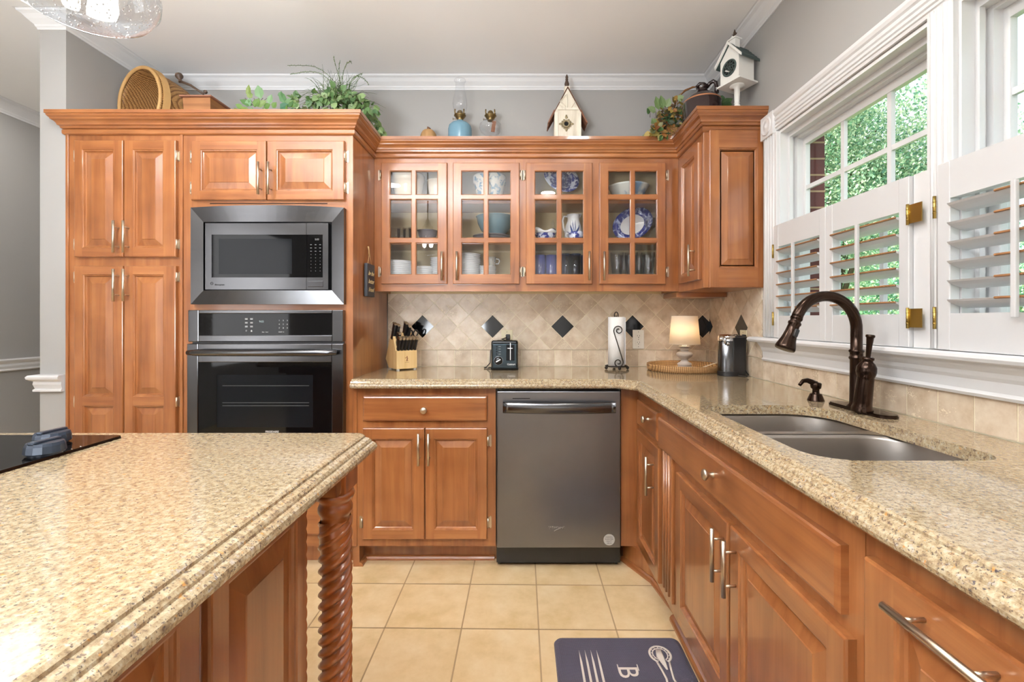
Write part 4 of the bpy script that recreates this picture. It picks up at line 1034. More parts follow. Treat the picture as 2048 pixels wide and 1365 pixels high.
mk_.build('control_marks', 'legend', t)

# ------------------------------------------------------------------ pendant over the island
t = thing('pendant_light', 'clear seeded-glass pendant lamp with a lit bulb hanging over the island', 'pendant lamp', (-.86, .90, 1.785))
MB(Matrix.Translation((-.86, .90, 1.785))).lathe([(.001, 0), (.04, .002), (.075, .012), (.105, .030), (.122, .055), (.124, .075), (.115, .11), (.09, .16), (.06, .20), (.045, .24)], n=40).build('glass_shade', 'seeded_glass', t)
MB(Matrix.Translation((-.86, .90, 1.785))).lathe([(.046, .235), (.05, .24), (.05, .26), (.03, .28), (.02, .32), (.006, .34), (.004, CE - 1.785)], n=20).build('stem', 'bronze', t)
for dx in (-.03, .03): MB().ball((-.86 + dx, .90, 1.785 + .10), .019, sc=(1, 1, 1.5)).build('bulb', 'bulb_pendant', t)

# ------------------------------------------------------------------ things on the counter
# knife block
kx, ky = xx(805, 2.66), 2.665
ang = R(38)
t = thing('knife_block', 'light wood knife block with a row of steak-knife slots at the counter\'s left end', 'knife block', (kx, ky, CT + .006), ang)
Mk = WM[t]
kb = MB(Mk @ Matrix.Rotation(R(90), 4, 'Z') @ Matrix.Rotation(R(90), 4, 'X'))   # profile in local (y, z), extruded along x
prof = [(-.06, 0), (.055, 0), (.105, .05), (.035, .185), (.0, .205), (-.045, .105), (-.06, .105)]
kb.prism(prof, -.062, .062); kb.build('body', 'block_wood', t, bevel=.003)
ft_ = MB(Mk); [ft_.lathe([(.009, -.006), (.009, .001)], c=(sx_, sy_, 0), n=14) for sx_ in (-.05, .05) for sy_ in (-.05, .045)]; ft_.build('feet', 'foil_grey', t)
lt = MB(Mk @ Matrix.Translation((0, -.0605, .055)) @ Matrix.Rotation(R(90), 4, 'X'))
lt.ball((0, .014, 0), .0028, 8, 6); lt.tube([(0, .011, 0), (0, 0, 0), (-.004, -.012, 0)], .0013, 5); lt.tube([(0, 0, 0), (.004, -.012, 0)], .0013, 5); lt.tube([(-.012, .007, 0), (0, .009, 0), (.006, .005, 0), (.002, 0, 0)], .0012, 5)
lt.box(-.013, .013, -.0195, -.0185, 0, .0004); lt.build('emblem', 'red_print', t)
def knife(label, x, y, z, tilt, L_, w, grp, cap='nickel', lateral=0):
    """handle rising from the block along its slot direction"""
    k = thing('kitchen_knife' if w > .017 else 'steak_knife', label, 'knife', tuple(Mk @ Vector((x, y, z))), ang, grp)
    M = WM[k] @ Matrix.Rotation(R(lateral), 4, 'Y') @ Matrix.Rotation(R(tilt), 4, 'X')
    h = MB(M); h.box(-w * .42, w * .42, -w * .75, w * .75, 0, L_, bev=w * .28)
    h.build('handle', 'black_plastic', k)
    c = MB(M); c.box(-w * .46, w * .46, -w * .79, w * .79, L_ - (.013 if w < .017 else .004), L_ + .002, bev=.001, seg=1)
    c.build('end_cap', cap, k)
    b = MB(M); b.box(-.0008, .0008, -w * .6, w * .6, -.055, .001); b.build('blade', 'steel', k)
    return k
for i in range(6):
    knife('steak knife with a bright square butt in the front row of the knife block', -.050 + .020 * i, -.048, .106, 24, .082, .016, 'steak knives in the front row of the block')
for x, y, L_, w, lb in ((-.054, .016, .100, .022, 'tallest dark-handled knife at the back corner of the block'), (-.040, .000, .092, .02, 'black-handled knife leaning just beside the tallest one in the block'),
                        (-.044, -.026, .080, .019, 'shorter black-handled knife low on the block above the first steak knives'), (.012, .016, .104, .022, 'broad black-handled knife standing in the middle of the block'),
                        (.028, .000, .084, .02, 'slim black-handled knife between the broad one and the scissors')):
    knife(lb, x, y, .165 if y > -.02 else .13, 22, L_, w, 'large knives in the block')
k = thing('kitchen_scissors', 'kitchen scissors with two black ring handles in the knife block', 'scissors', tuple(Mk @ Vector((.056, -.004, .155))), ang)
for s_ in (-1, 1):
    MB(WM[k] @ Matrix.Translation((s_ * .017, -.012, .045)) @ Matrix.Rotation(R(20), 4, 'X')).tube([(.014 * math.cos(a), 0, .020 * math.sin(a)) for a in [i * .45 for i in range(14)]], .0042, 8, closed=True).build('ring_handle', 'black_plastic', k)
MB(WM[k]).box(-.006, .006, -.006, .002, -.04, .026, bev=.002).build('blades', 'steel', k)

# toaster
tx0, tx1, ty0, ty1 = xx(982, 2.59), xx(1036, 2.59), 2.59, 2.765
t = thing('toaster', 'small black two-slice toaster with a dial and lever on its metallic face', 'toaster', ((tx0 + tx1) / 2, ty0, CT))
b_ = MB(); b_.box(tx0, tx1, ty0 + .006, ty1, CT + .006, CT + .168, bev=.012, seg=3); b_.box(tx0 - .002, tx1 + .002, ty0 + .01, ty1 - .01, CT + .001, CT + .018, bev=.004)
for s_ in (-1, 1): b_.box((tx0 + tx1) / 2 + s_ * .030 - .012, (tx0 + tx1) / 2 + s_ * .030 + .012, ty0 + .03, ty1 - .02, CT + .1675, CT + .169)
b_.build('body', 'black_gloss', t)
MB().box(tx0 + .006, tx1 - .005, ty0, ty0 + .012, CT + .010, CT + .150, bev=.006).build('face_plate', 'toaster_face', t)
TM = lambda x, z: Matrix.Translation((x, ty0, z)) @ Matrix.Rotation(R(90), 4, 'X')
o = MB(); o.box(tx1 - .066, tx1 - .020, ty0 - .0015, ty0 + .002, CT + .055, CT + .145, bev=.001); o.build('lever_panel', 'dark_window', t)
o = MB(); o.box(tx1 - .045, tx1 - .041, ty0 - .003, ty0, CT + .058, CT + .155); o.box(tx1 - .060, tx1 - .028, ty0 - .016, ty0 - .001, CT + .122, CT + .127, bev=.002); o.build('lever', 'chrome', t)
dl = MB(TM(tx0 + .042, CT + .055)); dl.lathe([(.023, 0), (.023, .003), (.019, .004), (.018, .014), (.016, .016), (.001, .016)], n=26); dl.build('dial', 'black_plastic', t)
dl = MB(TM(tx0 + .042, CT + .055) @ Matrix.Rotation(R(30), 4, 'Z')); dl.box(-.015, .015, -.003, .003, .015, .019, bev=.001)
dl.tube([(.024 * math.cos(R(a)), .024 * math.sin(R(a)), .002) for a in range(0, 360, 20)], .0009, 5, closed=True); dl.build('dial_pointer', 'chrome', t)
bt = MB()
for k in range(4): bt.cyl((tx0 + .032, ty0 - .003, CT + .092 + .014 * k), (tx0 + .032, ty0, CT + .092 + .014 * k), .0035, 10)
bt.build('buttons', 'black_plastic', t)
bt = MB()
for k in range(4): bt.box(tx0 + .042, tx0 + .055, ty0 - .0006, ty0, CT + .0915 + .014 * k, CT + .0925 + .014 * k)
bt.build('markings', 'legend', t)
lettering('Cuisinart', .0125, TEXT_BACK(tx1 - .038, ty0 - .0006, CT + .030), 'legend', t, bold=.0004)
MB().tube([(1.0 * xx(1015, 2.8), 2.808, zz(673, 2.8)), (xx(1012, 2.78), 2.775, zz(676, 2.78)), (xx(1000, 2.75), 2.77, CT + .165), (tx0 - .012, 2.74, CT + .10), (tx0 - .014, 2.73, CT + .03), (tx0 - .035, 2.71, CT + .006), (tx0 - .045, 2.68, CT + .004), (tx0 - .02, 2.675, CT + .004), (tx0 + .01, 2.70, CT + .008)], .0032, 8).build('power_cord', 'black_plastic', t)
MB().box(xx(1012, 2.8), xx(1020, 2.8), 2.792, 2.808, zz(679, 2.8), zz(669, 2.8), bev=.003).build('plug', 'black_plastic', t)

# outlets
def outlet(label, M, mat, kind):
    t = thing('wall_outlet' if kind != 's' else 'light_switch', label, 'outlet' if kind != 's' else 'switch', tuple(M.translation), 0)
    MB(M).box(-.035, .035, -.058, .058, 0, .005, bev=.003).build('cover_plate', mat, t)
    o = MB(M)
    if kind == 'd':
        for s_ in (-1, 1): o.box(-.017, .017, s_ * .020 - .0145, s_ * .020 + .0145, .0045, .0068, bev=.002)
        o.build('receptacle', mat, t)
        h = MB(M)
        for s_ in (-1, 1):
            for dx in (-.0065, .0065): h.box(dx - .001, dx + .001, s_ * .020 - .002, s_ * .020 + .006, .0066, .0071)
            h.cyl((0, s_ * .020 - .008, .0066), (0, s_ * .020 - .008, .0071), .0026, 10)
        for z in (-.045, 0, .045): h.cyl((0, z, .0048), (0, z, .0056), .0022, 8)
        h.build('slots', 'hole_black', t)
    else:
        o.box(-.017, .017, -.034, .034, .0045, .007, bev=.002); o.build('rocker', mat, t)
MBk = lambda x, z: Matrix.Translation((x, YB - .0062, z)) @ Matrix.Rotation(R(90), 4, 'X')
outlet('ivory wall outlet above the toaster with its plug in it', MBk(xx(1014, YB), zz(679, YB)), 'ivory_plastic', 'd')
outlet('white double wall outlet between paper towel holder and lamp', MBk(xx(1276, YB), zz(679, YB)), 'white_plastic', 'd')
Mo = Matrix.Translation((XR - .0062, 2.375, zz(683, 2.375))) @ Matrix.Rotation(R(-90), 4, 'Z') @ Matrix.Rotation(R(90), 4, 'X')
outlet('ivory wall outlet cover behind the can opener on the window wall', Mo, 'ivory_plastic', 'd')

# paper towels
cx, cy = xx(1232.5, 2.66), 2.66
t = thing('paper_towel_holder', 'black wire paper towel holder with scrolled front on three ball feet', 'holder', (cx, cy, CT))
w = MB(); w.tube([(cx + .062 * math.cos(a), cy + .062 * math.sin(a), CT + .018) for a in [i * 2 * math.pi / 28 for i in range(28)]], .0035, 8, closed=True)
for a in (R(200), R(340), R(270), R(90)): w.tube([(cx, cy, CT + .016), (cx + .062 * math.cos(a), cy + .062 * math.sin(a), CT + .016)], .003, 6)
w.build('base_ring', 'iron', t)
for a in (R(197), R(343), R(275), R(90)): MB().ball((cx + .064 * math.cos(a), cy + .064 * math.sin(a), CT + .0095), .0092, 14, 8).build('ball_foot', 'iron', t)
MB().tube([(cx, cy, CT + .016), (cx, cy, CT + .31), (cx - .004, cy, CT + .318), (cx - .010, cy, CT + .326)][:2], .0035, 8).build('rod', 'iron', t)
MB().tube([(cx - .010, cy, CT + .300), (cx - .0105, cy, CT + .318), (cx - .006, cy, CT + .327), (cx, cy, CT + .330), (cx + .006, cy, CT + .327), (cx + .0105, cy, CT + .318), (cx + .010, cy, CT + .300)], .003, 8).build('top_loop', 'iron', t)
sp = []; yv = cy - .054
def spiral(c, r0, r1, a0, a1, n): return [(c[0] + (r0 + (r1 - r0) * i / n) * math.cos(R(a0 + (a1 - a0) * i / n)), yv, c[1] + (r0 + (r1 - r0) * i / n) * math.sin(R(a0 + (a1 - a0) * i / n))) for i in range(n + 1)]
sp = spiral((cx + .004, CT + .228), .007, .029, -60, -60 + 600 - 200, 26)[::1]
top = spiral((cx + .003, CT + .225), .008, .027, -120, 185 + 0, 0 + 22)
bot = spiral((cx + .001, CT + .050), .027, .008, -0, -420, 26)
w = MB(); w.tube(spiral((cx + .002, CT + .225), .006, .028, 200 - 510, 200, 30) + spiral((cx + .001, CT + .042), .028, .006, 15, 15 - 500, 30), .0028, 8)
w.build('scroll', 'iron', t)
r_ = MB(); r_.lathe([(.018, 0), (.047, 0), (.047, .279), (.018, .279)], c=(cx, cy, CT + .022), n=36)
r_.add([(cx + .047 * math.cos(R(a)), cy + .047 * math.sin(R(a)), CT + .022) for a in (-40, -15)] + [(cx + .054 * math.cos(R(a)), cy + .054 * math.sin(R(a)), CT + .024) for a in (-15,)], [(0, 1, 2)])
r_.box(cx + .0455, cx + .0475, cy - .03, cy + .01, CT + .03, CT + .298, M=Matrix.Translation((cx, cy, 0)) @ Matrix.Rotation(R(-2), 4, 'Y') @ Matrix.Translation((-cx, -cy, 0)) if False else None)
tag(r_.build('paper_towel_roll', 'paper', loc=(cx, cy, CT)), 'white paper towel roll standing on the black wire holder', 'paper towels')

# tray and lamp
tx, ty = .915, 2.60
t = MB(Matrix.Translation((tx, ty, CT + .0006)))
t.lathe([(.001, .004), (.190, .004), (.192, .010), (.196, .034), (.199, .038), (.203, .036), (.204, .030), (.200, .006), (.194, 0), (.001, 0)], n=56)
tag(t.build('wicker_tray', 'rattan', loc=(tx, ty, CT)), 'round woven rattan tray under the lit table lamp', 'tray')
lx, ly, lz = xx(1369, 2.60), 2.60, CT + .005
t = thing('table_lamp', 'small lit table lamp with a cream shade and turned greyish base', 'table lamp', (lx, ly, lz))
MB(Matrix.Translation((lx, ly, lz))).lathe([(.046, 0), (.047, .008), (.044, .014), (.036, .018), (.034, .022), (.040, .026), (.038, .034), (.022, .044), (.017, .052), (.020, .058), (.037, .070), (.044, .082), (.044, .090), (.036, .098), (.022, .101), (.018, .104), (.026, .110), (.027, .114), (.020, .117), (.020, .122), (.031, .127), (.032, .131), (.014, .133)], n=32).build('base', 'lamp_wood', t)
MB(Matrix.Translation((lx, ly, lz))).lathe([(.013, .132), (.013, .160), (.006, .162), (.006, .185)], n=16).build('socket', 'white_plastic', t)
MB().ball((lx, ly, lz + .215), .026, sc=(1, 1, 1.25)).build('bulb', 'bulb', t)
MB(Matrix.Translation((lx, ly, lz))).lathe([(.084, .143), (.0703, .301)], n=48, cap=False).build('shade', 'shade_linen', t, solid=.001)
w = MB(Matrix.Translation((lx, ly, lz)))
for r_, z_ in ((.084, .143), (.0703, .301)): w.tube([(r_ * math.cos(a), r_ * math.sin(a), z_) for a in [i * 2 * math.pi / 40 for i in range(40)]], .0011, 6, closed=True)
for a in range(3): w.tube([(.0703 * math.cos(a * 2.1), .0703 * math.sin(a * 2.1), .298), (0, 0, .290)], .001, 5)
w.cyl((0, 0, .16), (0, 0, .29), .0012, 5); w.build('shade_frame', 'cord_white', t)
MB().tube([(lx + .04, ly, lz + .006), (lx + .10, ly - .01, lz + .012), (lx + .155, ly - .005, lz + .030), (lx + .19, ly + .02, lz + .034), (lx + .21, ly + .05, lz + .01)], .0028, 8).build('power_cord', 'cord_white', t)
light('table_lamp_glow', 'POINT', (lx, ly, lz + .215), (0, 0, 0), 3.4, (1, .84, .64), .03)

# can opener
ox, oy = xx(1459, 2.36), 2.36
t = thing('can_opener', 'upright electric can opener, steel front and black back, near the window wall', 'can opener', (ox, oy, CT))
b_ = MB(); b_.box(ox - .010, ox + .064, oy - .052, oy + .045, CT + .001, CT + .205, bev=.010, seg=3); b_.lathe([(.060, 0), (.060, .022)], c=(ox - .002, oy - .006, CT + .001), n=32, sy=.85); b_.build('housing', 'black_plastic', t)
MB().lathe([(.052, .022), (.052, .176), (.050, .178)], c=(ox - .008, oy - .006, CT), n=32, sy=.85).build('steel_front', 'steel', t)
MB().lathe([(.052, .178), (.052, .202), (.044, .210), (.001, .212)], c=(ox - .008, oy - .006, CT), n=32, sy=.85).build('chrome_head', 'chrome', t)
c_ = MB(); c_.tube([(ox - .055, oy - .03, CT + .196), (ox - .035, oy - .055, CT + .198), (ox, oy - .056, CT + .200)], .0085, 10); c_.ball((ox - .056, oy - .03, CT + .188), .012, 12, 8); c_.cyl((ox - .045, oy - .05, CT + .165), (ox - .045, oy - .05, CT + .198), .005, 8); c_.cyl((ox - .032, oy - .058, CT + .160), (ox - .032, oy - .05, CT + .172), .008, 12); c_.build('cutting_lever', 'chrome', t)
c_ = MB(); c_.tube([(ox + .056, oy - .02, CT + .207), (ox + .072, oy - .02, CT + .206), (ox + .076, oy - .02, CT + .192), (ox + .072, oy - .02, CT + .14)], .004, 8); c_.build('cord_hook', 'black_plastic', t)
lettering('cutter', .008, TEXT_BACK(ox + .032, oy - .0525, CT + .05), 'foil_grey', t) if False else None
MB().tube([(1.124, 2.40, 1.108), (1.112, 2.395, 1.10), (1.108, 2.37, 1.06), (1.112, 2.345, 1.0), (1.122, 2.32, .95), (1.128, 2.29, .925), (1.11, 2.27, .9195), (1.085, 2.30, .9195), (1.07, 2.34, .925)], .0032, 8).build('power_cord', 'black_plastic', t)
MB().box(1.120, 1.1405, 2.392, 2.410, 1.098, 1.118, bev=.003).build('plug', 'black_plastic', t)

# hanging sign on the side of the oven cabinet
sx = xc + .004
t = thing('chalkboard_sign', 'small black hanging sign with gold script on twine beside the glass cabinets', 'sign', (sx, 2.42, 1.33))
y0, y1 = .817 * 920 / (1044 - 726), 2.50
y0 = -sx * 920 / (1044 - 728.5); y1 = -sx * 920 / (1044 - 743.5)
z1s, z0s = zz(529, (y0 + y1) / 2), zz(594, (y0 + y1) / 2)
MB().box(sx, sx + .016, y0, y1, z0s, z1s, bev=.0015).build('board', 'slate', t)
MTX = Matrix.Translation((sx + .0165, (y0 + y1) / 2, z1s)) @ Matrix.Rotation(R(90), 4, 'Z') @ Matrix.Rotation(R(90), 4, 'X')
for k, s_ in enumerate(('be the', 'better', 'friend')): lettering(s_, .034, MTX @ Matrix.Translation((0, -.060 - .043 * k, 0)), 'chalk', t, shear=.5)
yc = (y0 + y1) / 2 - .01; zt = zz(494, yc)
MB().tube([(sx + .012, yc - .03, z1s - .006), (sx + .010, yc - .004, zt - .05), (sx + .006, yc, zt), (sx + .012, yc + .006, zt - .05), (sx + .012, yc + .035, z1s - .006)], .0016, 6).build('twine', 'twine', t)
MB().tube([(sx + .008, yc, zt - .04), (sx + .008, yc + .001, zt - .02), (sx + .004, yc, zt + .002)], [.004, .003, .005], 6).build('bow', 'twine', t)

# floor mat
mx0, mx1, my1 = .118, .585, 1.728
t = thing('kitchen_mat', 'dark purple-grey cushioned floor mat with printed letters and cutlery before the sink', 'mat', ((mx0 + mx1) / 2, 1.2, 0))
ol = arc(mx0 + .03, .75 + .03, .03, 180, 270, 5) + arc(mx1 - .03, .78, .03, 270, 360, 5) + arc(mx1 - .03, my1 - .03, .03, 0, 90, 5) + arc(mx0 + .03, my1 - .03, .03, 90, 180, 5)
cxm, cym = (mx0 + mx1) / 2, (.75 + my1) / 2
mm = MB(); n = len(ol)
def sc_(p, d): return (cxm + (p[0] - cxm) * (1 - d / .23), cym + (p[1] - cym) * (1 - d / .48))
rings = [[(p[0], p[1], .0003) for p in ol], [(*sc_(p, .004), .007) for p in ol], [(*sc_(p, .016), .012) for p in ol]]
vs = [p for r_ in rings for p in r_]; fs = []
for i in range(2):
    for k in range(n): fs.append((i * n + k, i * n + (k + 1) % n, (i + 1) * n + (k + 1) % n, (i + 1) * n + k))
fs.append(tuple(2 * n + k for k in range(n))); mm.add(vs, fs); mm.build('base', 'mat_rubber', t)
MT = lambda x, y, r: Matrix.Translation((x, y, .0122)) @ Matrix.Rotation(R(r), 4, 'Z')
lettering('B', .098, MT(.326, 1.578, -90), 'mat_print', t, depth=.0002, align='LEFT')
lettering('ON APPETIT', .098, MT(.326, 1.480, -90), 'mat_print', t, depth=.0002, align='LEFT')
sr = MB(MT(.326, 1.578, -90))
for z_ in (0, .0675): sr.box(-.006, .022, z_, z_ + .0035, 0, .0004)
sr.build('letter_serif', 'mat_print', t)
fk = MB(MT(0, 0, 0))
for k in range(4):
    x = .205 + .021 * k; y0 = 1.655; 
    fk.add([(x - .0008, y0, 0), (x + .004, y0 - .06, 0), (x + .006, y0 - .30, 0), (x - .004, y0 - .30, 0), (x - .003, y0 - .06, 0)], [(0, 4, 3, 2, 1)])
fk.add([(.200, 1.37, 0), (.278, 1.37, 0), (.268, 1.28, 0), (.244, 1.24, 0), (.244, .86, 0), (.232, .86, 0), (.232, 1.24, 0), (.210, 1.28, 0)], [tuple(range(8))[::-1]])
fk.build('fork_print', 'mat_print', t)
sp_ = MB(MT(.038, 0, 0)); out_ = []
for i in range(25):
    a = R(-62 + i * (304 / 24)); out_.append((.452 + .036 * math.cos(a), 1.632 + .040 * math.sin(a) * 1.0, .0003))
sp_.tube(out_, .0045, 6, flat=.1)
sp_.tube([(p[0] * .72 + .452 * .28, p[1] * .72 + 1.632 * .28, .0003) for p in out_], .0022, 6, flat=.1)
for i in range(0, 25, 2): sp_.tube([(.452 + (out_[i][0] - .452) * q, 1.632 + (out_[i][1] - 1.632) * q, .0003) for q in (.74, .95)], .0016, 5, flat=.1)
for s_ in (-1, 1):
    sp_.tube([(.452 + s_ * .022, 1.60, .0003), (.452 + s_ * .016, 1.56, .0003), (.452 + s_ * .012, 1.52, .0003), (.452 + s_ * .018, 1.48, .0003), (.452 + s_ * .006, 1.42, .0003), (.452 + s_ * .005, 1.0, .0003)], .0040, 6, flat=.1)
sp_.tube([(.452, 1.655, .0003), (.449, 1.62, .0003), (.455, 1.56, .0003)], [.010, .014, .003], 8, flat=.05)
sp_.build('spoon_print', 'mat_print', t)

# ------------------------------------------------------------------ leaves
def leaf(mb, p, d, up, L_, W, mat=0, curl=.15):
    p = Vector(p); d = Vector(d).normalized(); s_ = d.cross(Vector(up))
    s_ = s_.normalized() if s_.length > 1e-3 else d.orthogonal().normalized()
    n = s_.cross(d).normalized()
    def P(a, b, c): return p + d * (a * L_) + s_ * (b * W) + n * (c * L_)
    vs = [P(0, 0, 0), P(.28, -.46, .06), P(.30, 0, .0), P(.28, .46, .06), P(.65, -.40, .03 - curl * .3), P(.66, 0, -.02 - curl * .3), P(.65, .40, .03 - curl * .3), P(1, 0, -curl)]
    mb.add(vs, [(0, 2, 1), (0, 3, 2), (1, 2, 5, 4), (2, 3, 6, 5), (4, 5, 7), (5, 6, 7)], mat, False)
def rv(r): return Vector((r.uniform(-1, 1), r.uniform(-1, 1), r.uniform(-1, 1)))
def clump(mb, stems, rnd, c, rad, n, L_, W, mat=0, droop=0.0, face=Vector((0, -1, .3))):
    for i in range(n):
        q = rv(rnd); q = q / max(q.length, .3) * rnd.uniform(.35, 1); pos = Vector(c) + Vector((q.x * rad[0], q.y * rad[1], q.z * rad[2]))
        d = (q + Vector((0, 0, -droop)) + rv(rnd) * .5); k = rnd.uniform(.7, 1.25)
        leaf(mb, pos, d, face + rv(rnd) * .6, L_ * k, W * k, mat)
        if stems is not None and rnd.random() < .35: stems.tube([Vector(c) * .35 + pos * .65 - Vector((0, 0, .01)), pos], .0011, 4)
TZ = 2.1995
rnd = random.Random(3)
# silk leaf spray next to the box
t = thing('leaf_garland', 'low spray of artificial rose leaves next to the wooden box on the pantry top', 'artificial plant', (xx(520, 2.4), 2.4, TZ))
lf = MB(); sm_ = MB()
def sprig(px, py, px2, py2, Y, L_, W, up=(0, -1, .1)):
    a = at(px, py, Y); b2 = at(px2, py2, Y - .01); leaf(lf, a, b2 - a, up, (b2 - a).length, W, 0, .1)
for q in ((498, 194, 496, 168, .030), (504, 196, 494, 184, .034), (522, 198, 514, 169, .052), (538, 208, 542, 188, .036), (505, 212, 478, 198, .036), (515, 214, 532, 200, .04), (494, 214, 500, 196, .038), (508, 214, 518, 196, .042), (560, 196, 562, 182, .03),
          (570, 208, 560, 182, .040), (572, 214, 586, 196, .050), (580, 214, 596, 200, .046), (500, 220, 472, 214, .02), (545, 216, 552, 204, .036), (528, 216, 540, 208, .04), (486, 216, 470, 208, .026), (560, 218, 575, 207, .045)):
    sprig(*q[:4], 2.40, 0, q[4])
clump(lf, sm_, rnd, (xx(520, 2.42), 2.42, TZ + .04), (.13, .06, .035), 90, .045, .032)
clump(lf, sm_, rnd, (xx(578, 2.42), 2.42, TZ + .04), (.07, .05, .04), 36, .05, .036)
for k in range(6): sm_.tube([at(510, 214, 2.42), at(510 + k * 9 - 20, 196, 2.41)], .0013, 5)
lf.build('leaves', 'leaf_rose', t); sm_.build('stems', 'bark', t)
# ivy and grass arrangement
t = thing('ivy_plant', 'artificial ivy and wispy grass arrangement trailing over the pantry top\'s inner corner', 'artificial plant', (xx(670, 2.42), 2.42, TZ))
lf = MB(); sm_ = MB()
for (px, py, n_) in ((600, 205, 20), (625, 200, 26), (650, 196, 30), (680, 190, 34), (700, 200, 30), (665, 206, 24), (720, 206, 26), (735, 213, 18)):
    c = at(px, py, 2.38); clump(lf, sm_, rnd, c, (.045, .05, .028), n_, .036, .030, droop=.2)
for (px, py, n_) in ((735, 225, 16), (742, 238, 14), (750, 250, 12), (757, 258, 6)):
    c = at(px, py, 2.52); clump(lf, sm_, rnd, c, (.026, .04, .03), n_, .042, .030, droop=.5)
ms = MB(); ms.ball((xx(670, 2.42), 2.42, TZ + .012), .1, 18, 8, sc=(1.3, .7, .42)); ms.build('moss', 'moss', t)
lf.build('ivy_leaves', 'leaf_green', t)
gr = MB()
for i in range(150):
    b0 = at(672 + rnd.uniform(-26, 30), 208, 2.40 + rnd.uniform(-.03, .05)); a = rnd.gauss(0, .7); L_ = rnd.uniform(.12, .22)
    s_ = math.sin(a); pts = []
    for j in range(6):
        u = j / 5; pts.append(b0 + Vector((s_ * L_ * u * (.6 + .6 * u), rnd.uniform(-.02, .02) * u, L_ * (math.cos(a) * u * 1.05 - abs(s_) * .45 * u * u * u * 1.3 - .12 * u * u))))
    gr.tube(pts, [.0013, .0013, .0012, .001, .0008, .0004], 4)
gr.build('grass_blades', 'grass_blade', t)
sd = MB()
for path in (((690, 195), (672, 165), (645, 140), (625, 131), (575, 131)), ((690, 195), (665, 165), (640, 144), (610, 143), (580, 149)), ((682, 190), (680, 160), (672, 135), (667, 112)), ((686, 190), (683, 160), (690, 130), (700, 122), (703, 126)),
             ((694, 195), (698, 165), (712, 150), (728, 156), (738, 170)), ((690, 190), (705, 160), (715, 150), (725, 147)), ((685, 190), (678, 160), (678, 130), (680, 122))):
    P_ = [at(a_, b2, 2.39) for a_, b2 in path]; Q = []
    for i in range(len(P_) - 1):
        for u in (0, .33, .66): Q.append(P_[i].lerp(P_[i + 1], u))
    Q.append(P_[-1])
    for _ in range(2): Q = [Q[0]] + [(Q[i - 1] + Q[i] * 2 + Q[i + 1]) / 4 for i in range(1, len(Q) - 1)] + [Q[-1]]
    sd.tube(Q, .0012, 5)
    for i in range(4, len(Q) - 1):
        for u in (0, .25, .5, .75): c = Q[i].lerp(Q[i + 1], u); sd.tube([c, c + Vector((rnd.uniform(-.004, .004), 0, rnd.choice((-1, 1)) * .006))], .0009, 3)
sd.build('seed_stalks', 'grass_blade', t); sm_.build('stems', 'bark', t)

# wicker basket
bc = Vector((xx(302, 2.50), 2.50, 2.367))
t = thing('wicker_basket', 'big woven wicker basket tipped on its side with wide hoop, on the pantry top', 'basket', (bc.x, bc.y, TZ))
Mb = Matrix.Translation(bc) @ Matrix.Rotation(R(70), 4, 'Z')
sh = MB(Mb); nA, nB = 40, 16; vs = []; fs = []
for i in range(nB + 1):
    th = math.pi / 2 * i / nB * .98; 
    for k in range(nA):
        a = 2 * math.pi * k / nA; lob = 1 + .02 * math.cos(8 * a)
        vs.append((-.055 + .27 * math.sin(th), .165 * math.cos(th) ** .45 * math.cos(a) * lob, .172 * math.cos(th) ** .45 * math.sin(a)))
for i in range(nB):
    for k in range(nA): fs.append((i * nA + k, (i + 1) * nA + k, (i + 1) * nA + (k + 1) % nA, i * nA + (k + 1) % nA))
sh.add(vs, fs, 0, True); sh.build('woven_body', 'wicker', t, solid=.005)
rm = MB(Mb); rm.tube([(-.056, .166 * math.cos(a), .173 * math.sin(a)) for a in [i * 2 * math.pi / 48 for i in range(48)]], .0085, 10, closed=True)
for i in range(96):
    a = i * 2 * math.pi / 96; c = Vector((-.056, .166 * math.cos(a), .173 * math.sin(a))); r2 = Vector((0, math.cos(a), math.sin(a)))
    rm.tube([c + Vector((-.009, 0, 0)), c + r2 * .0095, c + Vector((.012, 0, 0)) + r2 * .004], .0022, 4)
rm.build('rim', 'wicker_rim', t)
hp = MB(Mb); q = []
for i in range(41):
    a = math.pi * 2 * i / 40; q.append((a, .176 * math.cos(a), .185 * math.sin(a)))
vs = []
for a, y, z in q[:-1]: vs += [(-.044, y, z), (-.010, y, z), (-.010, y * .96, z * .96), (-.044, y * .96, z * .96)]
fs = []
for i in range(40):
    for k in range(4): fs.append((i * 4 + k, ((i + 1) % 40) * 4 + k, ((i + 1) % 40) * 4 + (k + 1) % 4, i * 4 + (k + 1) % 4))
hp.add(vs, fs, 0, False); hp.build('hoop_handle', 'wicker_rim', t, fix=True)
# dark wooden dough scoop leaning behind
P_ = [at(a_, b2, 2.42) for a_, b2 in ((360, 163), (370, 166), (382, 171), (395, 180), (407, 188))]
o = MB(); o.tube(P_, [.006, .006, .006, .0055, .005], 10); o.build('strap', 'dark_wood', t)
o = MB(Matrix.Translation(at(361, 163, 2.42)) @ Matrix.Rotation(R(-14), 4, 'Y')); o.lathe([(.010, -.004), (.009, .004), (.006, .008), (.010, .014), (.017, .022), (.019, .030), (.015, .040), (.001, .043)], n=18); o.build('strap_knob', 'dark_wood', t)
MB().ball(at(411, 184, 2.42), .010, 12, 8).build('strap_peg', 'dark_wood', t)
